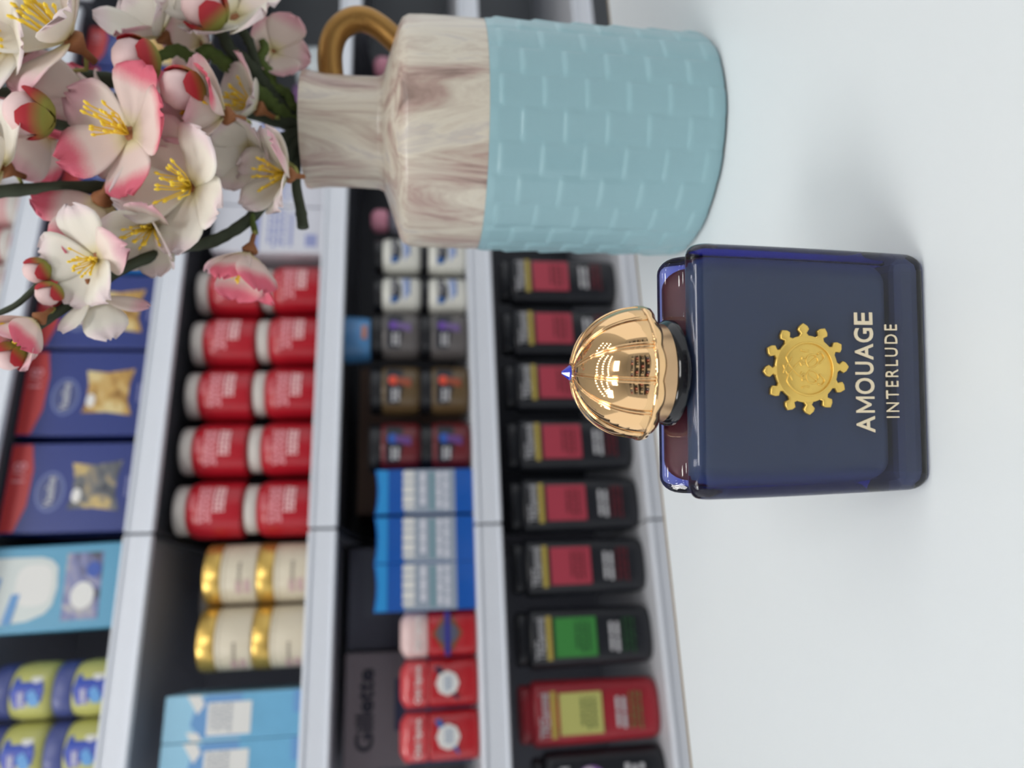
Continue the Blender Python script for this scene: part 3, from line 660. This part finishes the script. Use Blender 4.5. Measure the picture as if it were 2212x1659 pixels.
# --- third shelf
zC = 0.0657
m_cb = mat('label_ink', (26, 30, 42), 0.4); m_cbl = mat('label_royal', (36, 92, 160), 0.4); m_cbb = mat('label_ice', (160, 176, 214), 0.45); m_wj = mat('jar_ivory', (216, 216, 208), 0.35)
def ivory(label, s, z):
    t = P('hair_cream_jar', label, 'jar', s, 0.05, z, 'white jars with black lids in two rows')
    lathe('jar_body', [(0.026, 0), (0.0290, 0.003), (0.0300, 0.009), (0.0300, 0.050), (0.028, 0.058), (0.0265, 0.060)], m_wj, t, 36)
    lathe('lid', [(0.0268, 0.0602), (0.0275, 0.061), (0.0275, 0.0715), (0.026, 0.073)], K, t, 36)
    q = decal('label', [(-0.024, 0.046), (-0.022, 0.036), (-0.012, 0.031), (0.004, 0.031), (0.014, 0.036), (0.024, 0.036), (0.024, 0.047)], m_cb, t, 0.0004, R=0.0302)
    decal('blue_corner', [(-0.024, 0.0465), (-0.022, 0.037), (-0.015, 0.033), (-0.012, 0.0465)], m_cbl, q, 0.0004, R=0.0306)
    lettering('CANTU', 0.030, 0.0075, m_silv, t, 0.004, 0.0415, -0.0008, 0.0003, R=0.0302)
    decal('ice_band', [(-0.02, 0.026), (0.024, 0.030), (0.024, 0.016), (-0.008, 0.018)], m_cbb, t, 0.0003, R=0.0302); decal('blue_line', rect(-0.01, 0.022, 0.0165, 0.019), m_cbl, t, 0.0006, R=0.0302)
    return t
first = None
for row in (0, 1):
    for i, y in enumerate((540, 625)):
        s = SP(960, y, 0.02)[0]; lb = 'white jar with black lid and blue oval label, %s row, %s' % (['lower', 'upper'][row], ['touching the vase outline', 'beside the dark jars'][i])
        if first is None: first = ivory(lb, s, zC)
        else: dup(first, SL(s, 0.05, zC + row * 0.0733), lb)
m_gtr = mat('pot_grey', (104, 104, 116), 0.35); m_pkl = mat('lid_pink', (196, 130, 150), 0.4)
for i, (y, lb) in enumerate(((128, 'bottle with round pink cap framed by the gold handle'), (215, 'bottle with round pink cap hidden by the vase neck'), (462, 'bottle with round pink cap left of the vase neck'))):
    t = P('lotion_bottle', lb, 'bottle', SP(860, y, 0.03)[0], 0.055, zC, 'pink capped bottles behind the vase')
    lathe('bottle_body', [(0.024, 0), (0.027, 0.004), (0.027, 0.105), (0.02, 0.12), (0.012, 0.125)], m_gtr, t, 28); lathe('cap', [(0.013, 0.1252), (0.019, 0.128), (0.0205, 0.138), (0.019, 0.148), (0.012, 0.154)], m_pkl, t, 28)
    strokes('script', m_silv, t, -0.012, 0.016, 0.07, 0.1, 3, 0, R=0.0272, seed=80 + i)
def darkjar(label, s, z, body, acc, acc2, seed):
    t = P('hair_gel_jar', label, 'jar', s, 0.055, z, 'dark jars stacked two high on the third shelf'); t.scale = (0.925, 0.925, 1)
    lathe('jar_body', [(0.036, 0), (0.0405, 0.004), (0.0415, 0.010), (0.0415, 0.050), (0.0395, 0.057)], body, t, 36)
    lathe('lid', [(0.0385, 0.0572), (0.0395, 0.058), (0.0395, 0.073), (0.038, 0.0745)], K, t, 36)
    q = decal('label', [(-0.034, 0.050), (-0.034, 0.032), (-0.008, 0.026), (0.03, 0.026), (0.034, 0.050)], m_cb, t, 0.0004, R=0.0417)
    decal('accent_dot', ell(0.006, 0.040, 0.0085, 0.0075, 18), acc, q, 0.0004, R=0.0421); decal('accent_tail', [(0.0, 0.036), (0.012, 0.036), (0.008, 0.014), (-0.006, 0.014)], acc2, t, 0.0009, R=0.0417)
    strokes('brand', m_silv, t, -0.03, -0.008, 0.030, 0.044, 2, -0.0009, R=0.0417, seed=seed)
    return t
cols = [(712, mat('gel_grey', (96, 92, 92), 0.3), mat('acc_violet', (100, 62, 160), 0.4), mat('acc_violet2', (110, 88, 142), 0.4), 'grey', 'violet'),
        (830, mat('gel_brown', (96, 78, 52), 0.3), mat('acc_orange', (224, 72, 44), 0.4), mat('acc_rust', (150, 70, 44), 0.4), 'brown', 'orange'),
        (955, mat('gel_wine', (104, 32, 38), 0.3), mat('acc_blue', (30, 84, 176), 0.4), mat('acc_plum', (98, 60, 128), 0.4), 'wine red', 'blue')]
for y, bd, a1, a2, n1, n2 in cols:
    s = SP(960, y, 0.02)[0]
    d0 = darkjar('%s jar with %s mark, lower one of its pair' % (n1, n2), s, zC, bd, a1, a2, 90 + y)
    dup(d0, SL(s, 0.055, zC + 0.0747), '%s jar with %s mark, upper one of its pair' % (n1, n2))
t = P('cream_jar', 'light blue tub with orange strip on top of the grey jars', 'jar', SP(800, 722, 0.03)[0], 0.055, zC + 0.1494, None)
lathe('jar_body', [(0.030, 0), (0.034, 0.002), (0.0355, 0.012), (0.037, 0.040), (0.033, 0.0445)], mat('tub_blue', (86, 150, 208), 0.35), t, 36); decal('orange_strip', rect(-0.012, 0.010, 0.006, 0.014), mat('strip_orange', (190, 130, 110), 0.45), t, 0.0005, R=0.0362)
strokes('print', m_db, t, -0.02, 0.016, 0.018, 0.034, 2, 0, R=0.0368, seed=97)
t = P('cardboard_box', 'plain brown cardboard box behind the dark jars', 'box', SP(800, 945, 0.2)[0], 0.21, zC)
box('carton_body', (-0.13, 0.13, 0, 0.1, 0, 0.178), mat('cardboard', (132, 106, 92), 0.7, noise=0.08), t, 0.002); box('tape', (-0.02, 0.02, -0.0006, 0.1, 0.1782, 0.1786), mat('tape_tan', (120, 100, 80), 0.4), t)
m_rz = mat('pack_cobalt', (10, 84, 172), 0.3, coat=0.3); m_rzt = mat('pack_azure', (44, 146, 214), 0.3); m_gr = mat('pack_silver', (150, 162, 178), 0.4); m_tl = mat('pack_teal', (110, 150, 160), 0.45)
def bluepack(label, s):
    t = P('wipes_pack', label, 'pack', s, 0.02, zC, 'cobalt blue packs side by side'); h = 0.0318
    tp = [(-h + 2 * h * k / 10, 0.136 + 0.0035 * abs(2 * k / 10 - 1) ** 2) for k in range(10, -1, -1)]
    prism('pack_body', [(-h, 0.0), (h, 0.0)] + tp, 0, 0.045, m_rz, t)
    decal('azure_top', [(-h + 0.001, 0.121), (h - 0.001, 0.121)] + [(x * 0.97, z - 0.002) for x, z in tp], m_rzt, t)
    decal('silver_field', rect(-h + 0.0005, h - 0.0005, 0.026, 0.098), m_gr, t); decal('teal_line', rect(-h + 0.004, h - 0.004, 0.056, 0.062), m_tl, t, 0.0008)
    strokes('brand', W, t, -0.030, 0.029, 0.083, 0.101, 1, -0.0006, fill=0.9, seed=101, words=5); strokes('small_print', m_pk, t, -0.028, 0.028, 0.034, 0.054, 2, -0.0006, seed=102, words=3); strokes('small_print', m_pk, t, -0.028, 0.028, 0.066, 0.078, 1, -0.0006, seed=103, words=3)
    return t
first = None
for i, y in enumerate((1060, 1163, 1265)):
    lb = ['cobalt blue pack beside the wine red jars', 'cobalt blue pack in the middle of three', 'cobalt blue pack beside the red deodorant sticks'][i]
    s = SP(960, y, 0.02)[0]
    if first is None: first = bluepack(lb, s)
    else: dup(first, SL(s, 0.02, zC), lb)
m_or = mat('stick_red', (176, 28, 38), 0.25, coat=0.3); m_orc = mat('stick_cap', (206, 70, 76), 0.18, coat=0.4)
for i, (y, lb) in enumerate(((1368, 'red deodorant stick with a dark diamond crest beside the blue packs'), (1476, 'red deodorant stick with white badge and navy points, middle of three'), (1592, 'red deodorant stick with white badge and blue points at the left end'))):
    t = P('deodorant_stick', lb, 'deodorant', SP(960, y, 0.02)[0], 0.04, zC, 'red deodorant sticks')
    ovalbody('stick_body', 0.0304, 0.02, 0.066, m_or, t, 0, 0.004, 0.003, 0, 2.4); ovalbody('cap', 0.0302, 0.0198, 0.037, m_orc if i else mat('stick_cap_pale', (226, 196, 194), 0.2), t, 0.0662, 0.002, 0.014, 0, 2.4, top=0.7)
    fy_ = -0.0202
    lettering('Old Spice', 0.046, 0.0095, W, t, 0.0, 0.079, fy_, 0.0003, bold=0.02)
    if i == 0:
        q = decal('crest', [(-0.03, 0.04), (0, 0.02), (0.03, 0.04), (0, 0.06)], mat('crest_bronze', (120, 84, 54), 0.4), t, 0.0004, y=fy_); decal('crest_disc', ell(0, 0.04, 0.013, 0.014, 20), mat('crest_slate', (84, 88, 110), 0.4), q, 0.0004, y=fy_ - 0.0005); decal('crest_bar', rect(-0.028, 0.028, 0.0365, 0.0435), mat('crest_blue', (46, 44, 140), 0.4), q, 0.0005, y=fy_ - 0.0006)
    else:
        mb = mat('points_%d' % i, [(0, 0, 0), (30, 36, 66), (36, 96, 170)][i], 0.4)
        q = decal('badge_points', [(-0.023, 0.026), (-0.012, 0.030), (0.0, 0.035), (0.022, 0.052), (0.020, 0.058), (-0.004, 0.045)], mb, t, 0.0004, y=fy_)
        q2 = decal('badge', ell(0, 0.041, 0.0155, 0.0155, 8), W, t, 0.0009, y=fy_); strokes('badge_print', mat('print_steel', (150, 168, 190), 0.5), q2, -0.01, 0.01, 0.034, 0.046, 3, fy_ - 0.001, seed=110 + i)
t = P('carton', 'grey mauve carton with dark lettering behind the red deodorant sticks', 'box', -0.268, 0.14, zC)
box('carton_body', (-0.0775, 0.0775, 0, 0.12, 0, 0.184), mat('carton_mauve', (150, 140, 146), 0.55, noise=0.05), t, 0.002); lettering('Gillette', 0.11, 0.026, mat('ink_navy', (36, 40, 58), 0.5), t, 0, 0.155, 0, 0.0004, bold=0.03)
decal('navy_skyline', [(-0.077, 0.0), (0.077, 0.0), (0.077, 0.09), (0.07, 0.09), (0.07, 0.10), (0.04, 0.10), (0.04, 0.112), (-0.03, 0.112), (-0.03, 0.10), (-0.06, 0.10), (-0.06, 0.092), (-0.077, 0.092)], mat('skyline_navy', (74, 80, 112), 0.5), t)
t = P('carton', 'dark slate carton behind the blue packs', 'box', -0.112, 0.16, zC)
box('carton_body', (-0.076, 0.076, 0, 0.12, 0, 0.184), mat('carton_slate', (104, 106, 120), 0.55, noise=0.05), t, 0.002); decal('faint_panel', rect(-0.03, 0.07, 0.05, 0.16), mat('slate_2', (112, 116, 128), 0.55), t)

# ------------------------------------------------------------------ blossom branches in the vase
def petal_mat(nm, base, tip, p0, p1, vein=0.05):
    m = bpy.data.materials.new(nm); m.use_nodes = True; nt = m.node_tree; bs = nt.nodes['Principled BSDF']
    uv = nt.nodes.new('ShaderNodeAttribute'); uv.attribute_name = 'along'; uv.attribute_type = 'GEOMETRY'
    no = nt.nodes.new('ShaderNodeTexNoise'); no.inputs['Scale'].default_value = 120; ma = nt.nodes.new('ShaderNodeMath'); ma.operation = 'MULTIPLY_ADD'; ma.inputs[1].default_value = 0.25
    tc = nt.nodes.new('ShaderNodeTexCoord'); nt.links.new(tc.outputs['Object'], no.inputs['Vector'])
    nt.links.new(no.outputs['Fac'], ma.inputs[0]); nt.links.new(uv.outputs['Fac'], ma.inputs[2])
    cr = nt.nodes.new('ShaderNodeValToRGB'); e = cr.color_ramp.elements
    e[0].position = 0.15; e[0].color = (*lin((240, 232, 186) if nm != 'bud_sepal' else base), 1); e[1].position = min(1.0, p1 + 0.125); e[1].color = (*lin(tip), 1)
    for p_, c_ in ((0.40, base), (p0 + 0.125, base)):
        q = e.new(min(p_, 0.99)); q.color = (*lin(c_), 1)
    nt.links.new(ma.outputs[0], cr.inputs[0]); nt.links.new(cr.outputs[0], bs.inputs['Base Color'])
    bs.inputs['Roughness'].default_value = 0.65
    tr = nt.nodes.new('ShaderNodeBsdfTranslucent'); mx = nt.nodes.new('ShaderNodeMixShader'); mx.inputs[0].default_value = 0.3
    nt.links.new(cr.outputs[0], tr.inputs['Color']); nt.links.new(bs.outputs[0], mx.inputs[1]); nt.links.new(tr.outputs[0], mx.inputs[2])
    nt.links.new(mx.outputs[0], nt.nodes['Material Output'].inputs['Surface']); return m
PM = {'w': petal_mat('petal_white', (248, 244, 234), (246, 232, 232), 0.7, 1.0), 'b': petal_mat('petal_blush', (248, 236, 228), (240, 196, 204), 0.6, 1.0), 'p': petal_mat('petal_pink', (246, 228, 222), (236, 120, 142), 0.56, 0.80)}
m_stam = mat('stamen_yellow', (250, 214, 58), 0.6); m_brown = mat('calyx_brown', (150, 96, 58), 0.7, noise=0.2, nscale=200); m_ped = mat('pedicel_green', (160, 160, 84), 0.7)
m_stem = mat('stem_green', (58, 66, 50), 0.85, noise=0.35, nscale=160); m_moss = mat('stem_moss', (86, 104, 48), 0.85, noise=0.4, nscale=150)
m_budg = petal_mat('bud_sepal', (158, 158, 72), (196, 52, 62), 0.40, 0.75); m_budw = mat('bud_petal', (226, 196, 194), 0.6)
PETALS = []
def make_petal(seed):
    rnd = random.Random(seed); nu, nv = 9, 10; th = 0.012
    cup = rnd.uniform(0.08, 0.34); curl = rnd.uniform(-0.35, 0.25); ph = rnd.uniform(0, 6.28); amp = rnd.uniform(0.02, 0.07); notch = rnd.uniform(0.0, 0.07); sk = rnd.uniform(-0.1, 0.1)
    vs, fs, at = [], [], []
    for side in (1, -1):
        for j in range(nv):
            v = j / (nv - 1); wv = 0.06 + 0.40 * math.sin(math.pi * min(1, (v ** 1.15) * 0.80 + 0.01)) ** 0.95
            if v > 0.72: wv *= math.sqrt(max(0.0, 1 - ((v - 0.72) / 0.30) ** 2)) * 0.98 + 0.02
            for i in range(nu):
                u = 2 * i / (nu - 1) - 1
                x = v - notch * v ** 4 * (1 - abs(u)) ** 2; y = wv * u + sk * v * v
                z = 0.10 * v + cup * (v * v) * 0.9 + cup * 0.9 * (u * wv) ** 2 * 2.2 + curl * max(0, v - 0.6) ** 2 * 4 + amp * math.sin(3.2 * u * 2 + ph) * v * v
                vs.append((x, y, z + side * th * 0.5 * (1 - 0.6 * v))); at.append(v)
    n = nu * nv
    for s_ in (0, 1):
        for j in range(nv - 1):
            for i in range(nu - 1):
                a = s_ * n + j * nu + i; q = (a, a + 1, a + nu + 1, a + nu); fs.append(q if s_ == 0 else q[::-1])
    rim = [j * nu for j in range(nv)] + [(nv - 1) * nu + i for i in range(1, nu)] + [j * nu + nu - 1 for j in range(nv - 2, -1, -1)] + [i for i in range(nu - 2, 0, -1)]
    for k in range(len(rim)):
        a, b_ = rim[k], rim[(k + 1) % len(rim)]; fs.append((a, b_, b_ + n, a + n))
    me = bpy.data.meshes.new('petal'); me.from_pydata(vs, [], fs); me.update()
    A = me.attributes.new('along', 'FLOAT', 'POINT'); A.data.foreach_set('value', at)
    me.polygons.foreach_set('use_smooth', [True] * len(me.polygons)); return me
PM_MESH = {k: [] for k in PM}
for k in PM:
    for q in range(7):
        me = make_petal(q * 13 + 5); me.materials.append(PM[k]); PM_MESH[k].append(me)
def stamen_mesh(seed):
    rnd = random.Random(seed); vs, fs = [], []
    for k in range(18):
        a = rnd.uniform(0, 6.28); tl = rnd.uniform(0.10, 0.62); L = rnd.uniform(0.42, 0.66); d = Vector((math.sin(tl) * math.cos(a), math.sin(tl) * math.sin(a), math.cos(tl)))
        side = Vector((rnd.uniform(-1, 1), rnd.uniform(-1, 1), 0)) * 0.06
        tube_data([d * 0.05, d * L * 0.5 + side, d * L * 0.93, d * L * 1.0, d * L * 1.08], [0.014, 0.011, 0.013, 0.030, 0.015], 5, vs, fs)
    me = bpy.data.meshes.new('stamens'); me.from_pydata([tuple(v) for v in vs], [], fs); me.update(); me.materials.append(m_stam)
    me.polygons.foreach_set('use_smooth', [True] * len(me.polygons)); return me
ST_MESH = [stamen_mesh(s_) for s_ in range(4)]
cv, cf = lathe_data([(0.05, -0.34), (0.055, -0.16), (0.10, -0.10), (0.17, 0.0), (0.15, 0.05), (0.05, 0.07)], 10)
def vdir(dx, dy, t): return (-UPC * dx - RGT * dy - FWD * t).normalized()
BR = None
def branch(label, pts, r0, r1, m=None, knob=0.10):
    """a branch rooted in the vase: pts are (x, y, distance) from tip to vase mouth"""
    global BR
    t = thing('blossom_branch', label, 'branch', (VX, VY, 0.19), 0, 'artificial blossom branches in the vase'); BR = t
    stem('stem', pts + [(690, 285, VY), (760, 285, VY)], r0, r1, m or m_stem, knob)
    return t
def loc3(p): return px(*p) - Vector((VX, VY, 0.19))
def stem(name, pts, r0, r1, m, knob=0.10):
    P_ = smooth_path([loc3(p) for p in pts], 6); n = len(P_); rnd = random.Random(n)
    return tube(name, P_, [1.3 * (r0 + (r1 - r0) * i / (n - 1)) * (1 + rnd.uniform(-knob, knob)) for i in range(n)], m, BR, 9)
fc = [0]
def flower(x, y, Y, rpx, nrm, kind='w', roll=0.0, open_=1.0, ped=None, stam=True, npet=5):
    fc[0] += 1; rnd = random.Random(fc[0] * 17); r = rpx * 1.10 / F * Y
    N = vdir(*nrm); M = N.to_track_quat('Z', 'Y').to_matrix().to_4x4() @ Matrix.Rotation(roll, 4, 'Z')
    f = obj('flower', [tuple(Vector(v) * 1.0) for v in cv], cf, m_brown, BR, True)
    f.matrix_local = Matrix.Translation(loc3((x, y, Y))) @ M @ Matrix.Scale(r, 4)
    for k in range(npet):
        kk = kind if kind != 'p' or rnd.random() < 0.68 else 'b'; kk = 'b' if kind == 'w' and rnd.random() < 0.2 else kk; me = PM_MESH[kk][rnd.randrange(7)]
        p = link('petal', me, None, f); a = 2 * math.pi * k / npet + rnd.uniform(-0.12, 0.12)
        tilt = (1 - open_) * 1.1 + rnd.uniform(-0.26, 0.22) + (0.05 if k % 2 else 0)
        sc = rnd.uniform(0.88, 1.06)
        p.matrix_local = Matrix.Rotation(a, 4, 'Z') @ Matrix.Rotation(-tilt, 4, 'Y') @ Matrix.Translation((0.08, 0, 0.02 + 0.01 * k)) @ Matrix.Scale(sc, 4)
    if stam:
        s_ = link('stamens', ST_MESH[rnd.randrange(4)], None, f); s_.matrix_local = Matrix.Rotation(rnd.uniform(0, 6), 4, 'Z') @ Matrix.Translation((0, 0, 0.05))
    if ped:
        a_ = loc3((x, y, Y)) - N * r * 0.3; b_ = loc3(ped); tube('pedicel', [a_ + N * r * 0.1, a_ * 0.6 + b_ * 0.4 - N * r * 0.08, b_], [0.0011, 0.0009, 0.0009], m_ped, BR, 7)
    return f
def bud(x, y, Y, rpx, nrm, open_=0.5, ped=None):
    r = rpx / F * Y; N = vdir(*nrm); M = N.to_track_quat('Z', 'Y').to_matrix().to_4x4()
    b_ = lathe('bud', [(0.08, -0.8), (0.55, -0.68), (0.88, -0.3), (0.96, 0.1), (0.84, 0.55), (0.5, 0.86), (0.1, 0.98)], m_budw, BR, 18)
    b_.matrix_local = Matrix.Translation(loc3((x, y, Y))) @ M @ Matrix.Scale(r, 4)
    for k in range(4):
        vs, fs, at = [], [], []; nu, nv = 7, 8
        for sd in (0, 1):
            for j in range(nv):
                v = j / (nv - 1); ph = -math.pi / 2 + 0.15 + v * (1.75 - 0.25 * open_ + (0.35 if k == 0 else 0)); wv = 0.80 * math.sin(math.pi * (0.18 + 0.74 * v)) 
                for i in range(nu):
                    u = (2 * i / (nu - 1) - 1) * wv; rr = (1.04 + 0.02 * k + (0.05 if sd else 0.0)) * (1 + 0.06 * open_ * v)
                    vs.append((rr * math.cos(ph) * math.cos(u), rr * math.cos(ph) * math.sin(u), rr * math.sin(ph) * 0.95)); at.append(v)
        n = nu * nv
        for sd in (0, 1):
            for j in range(nv - 1):
                for i in range(nu - 1):
                    a = sd * n + j * nu + i; fs.append((a, a + 1, a + nu + 1, a + nu))
        o = obj('sepal', vs, fs, m_budg, b_, True, rot=(0, 0, k * math.pi / 2 + 0.4))
        A = o.data.attributes.new('along', 'FLOAT', 'POINT'); A.data.foreach_set('value', at)
    if ped: tube('pedicel', [loc3((x, y, Y)) - N * r * 0.8, loc3(ped)], [0.0014, 0.0012], m_moss, BR, 7)
    return b_
D0, D1, D2 = 0.345, 0.37, 0.405
# leftmost branch, arching down to the left over the navy cartons
branch('lowest hanging blossom branch, arching left over the navy cartons', [(-30, 790, 0.33), (20, 752, 0.333), (100, 690, 0.336), (180, 638, 0.34), (250, 590, 0.343), (310, 560, 0.345), (390, 535, 0.35), (462, 520, 0.354), (530, 480, 0.36), (575, 430, 0.368), (620, 350, 0.38), (650, 300, 0.388)], 0.0016, 0.0026)
stem('twig', [(-10, 680, 0.333), (40, 655, 0.333), (95, 600, 0.335), (110, 580, 0.336), (150, 545, 0.338), (230, 500, 0.345), (330, 470, 0.352)], 0.0009, 0.0014, m_stem)
stem('twig', [(552, 505, 0.357), (545, 470, 0.36), (552, 450, 0.364)], 0.0011, 0.0013, m_moss)
flower(540, 540, 0.352, 92, (-0.15, 0.85, 0.15), 'p', 0.4, 0.42, (550, 505, 0.356))
flower(203, 637, 0.336, 90, (0.12, 0.85, -0.45), 'w', 0.9, 0.6, (240, 600, 0.342))
flower(215, 560, 0.333, 92, (-0.20, 0.25, 0.95), 'w', 0.2, 0.75, (262, 575, 0.343))
flower(85, 688, 0.33, 84, (-0.45, 0.65, 0.5), 'p', 0.2, 0.42, (110, 675, 0.335))
bud(80, 585, 0.333, 25, (-0.7, 0.4, 0.4), 0.4, (110, 582, 0.336)); bud(105, 635, 0.332, 24, (-0.5, 0.6, 0.5), 0.3, (85, 612, 0.334)); bud(20, 770, 0.331, 28, (-0.6, 0.6, 0.4), 0.5, (50, 735, 0.334))
# branch through the middle with the big white flower
branch('middle blossom branch carrying the large white flower', [(-40, 418, 0.35), (20, 412, 0.35), (130, 405, 0.352), (225, 405, 0.355), (310, 405, 0.362), (400, 375, 0.368), (470, 352, 0.374), (560, 350, 0.38), (620, 310, 0.386), (650, 290, 0.39)], 0.0021, 0.0034)
flower(420, 405, 0.338, 122, (-0.35, 0.10, 0.92), 'w', 0.5, 0.85, (440, 365, 0.37))
flower(222, 430, 0.343, 116, (-0.55, 0.60, -0.5), 'p', 0.1, 0.72, (225, 408, 0.353), False)
flower(335, 485, 0.345, 96, (-0.1, 0.65, 0.65), 'w', 1.0, 0.62, (330, 410, 0.362))
flower(625, 378, 0.350, 96, (-0.62, 0.12, 0.75), 'w', 0.2, 0.66, (600, 335, 0.384))
flower(10, 365, 0.342, 112, (-0.3, -0.1, 0.9), 'w', 0.4, 0.7, (20, 410, 0.35))
stem('twig', [(655, 492, 0.37), (650, 455, 0.372), (640, 400, 0.378), (640, 330, 0.386)], 0.0022, 0.0020, m_stem)
# branch with the pink flower
branch('blossom branch with the open pink flower and a green bud', [(95, 262, 0.352), (150, 275, 0.354), (240, 290, 0.358), (330, 310, 0.363), (420, 335, 0.37), (520, 330, 0.378), (610, 300, 0.386), (650, 285, 0.39)], 0.0017, 0.0030)
bud(62, 246, 0.328, 44, (-0.9, -0.1, 0.25), 0.8)
flower(285, 292, 0.335, 122, (-0.30, 0.05, 0.93), 'p', 0.9, 0.88, (310, 305, 0.36))
flower(372, 262, 0.352, 84, (0.25, -0.2, 0.5), 'p', 0.3, 0.8, (330, 308, 0.363), False)
flower(205, 215, 0.358, 100, (-0.75, -0.15, -0.35), 'p', 0.7, 0.62, (215, 285, 0.357), False)
flower(300, 345, 0.36, 80, (0.1, 0.3, 0.7), 'b', 0.3, 0.7, None, False)
# long straight branch to the top left of the picture
branch('long straight blossom branch rising to the topmost shelf', [(-60, 130, 0.365), (50, 150, 0.365), (140, 160, 0.367), (230, 172, 0.37), (320, 185, 0.373), (390, 202, 0.377), (480, 225, 0.382), (570, 250, 0.387), (640, 272, 0.391)], 0.0026, 0.0034)
stem('twig', [(-30, 200, 0.368), (60, 200, 0.368), (120, 202, 0.37), (220, 215, 0.373), (330, 205, 0.376)], 0.0020, 0.0022, m_stem)
flower(158, 90, 0.340, 140, (-0.35, -0.40, 0.80), 'w', 0.3, 0.72, (140, 155, 0.365))
flower(22, 105, 0.350, 128, (-0.1, 0.15, 0.92), 'w', 0.8, 0.62, (20, 148, 0.364))
flower(-15, 225, 0.372, 90, (-0.3, 0.3, 0.6), 'b', 0.8, 0.7, None, False)
# twisted mossy branch with red buds
branch('knotted mossy blossom branch with two red and white buds', [(325, 128, 0.362), (355, 118, 0.363), (385, 108, 0.365), (415, 128, 0.366), (430, 138, 0.367), (436, 118, 0.368), (452, 112, 0.369), (490, 140, 0.374), (530, 175, 0.379), (570, 205, 0.384), (605, 240, 0.388), (640, 265, 0.392)], 0.0019, 0.0036, m_moss, 0.16)
bud(292, 130, 0.335, 44, (-0.75, 0.25, 0.6), 0.7, (325, 125, 0.362)); bud(393, 193, 0.326, 42, (-0.75, 0.35, 0.55), 0.6, (430, 195, 0.372))
flower(490, 250, 0.342, 108, (-0.60, 0.10, 0.72), 'p', 0.2, 0.45, (540, 270, 0.382))
flower(352, 80, 0.368, 96, (-0.25, -0.25, 0.6), 'w', 0.6, 0.55, (395, 108, 0.366), False)
flower(560, 235, 0.372, 92, (-0.5, -0.2, 0.5), 'w', 0.4, 0.6, (600, 250, 0.388))
# short right branch
branch('short blossom branch at the far right with a half open bud', [(455, 45, 0.366), (480, 75, 0.367), (500, 110, 0.37), (530, 130, 0.374), (555, 160, 0.379), (585, 200, 0.385), (612, 235, 0.389), (645, 265, 0.393)], 0.0020, 0.0032, m_stem, 0.16)
stem('twig', [(520, 62, 0.372), (540, 95, 0.374), (548, 125, 0.377), (560, 165, 0.381)], 0.0018, 0.0022, m_stem, 0.16)
stem('twig', [(566, 88, 0.380), (572, 105, 0.38), (562, 130, 0.381), (585, 165, 0.384), (590, 190, 0.386), (620, 205, 0.39), (632, 250, 0.392)], 0.0014, 0.0030, m_moss, 0.2)
bud(440, 18, 0.352, 44, (-0.55, -0.6, 0.55), 0.7, (458, 48, 0.365))
flower(510, 45, 0.372, 128, (-0.1, -0.35, 0.8), 'w', 0.3, 0.7, (525, 65, 0.373), False)
flower(590, 112, 0.392, 72, (0.35, 0.1, 0.55), 'b', 0.9, 0.62, (575, 100, 0.381), False)
flower(548, 322, 0.365, 84, (-0.2, 0.25, 0.6), 'w', 0.6, 0.55, None, False)
flower(440, 95, 0.385, 70, (-0.2, 0.1, 0.6), 'b', 0.1, 0.65, None, False)
BR = bpy.data.objects['blossom_branch.002']
flower(110, 285, 0.366, 92, (-0.7, 0.2, -0.25), 'p', 0.2, 0.66, (160, 282, 0.356), False)
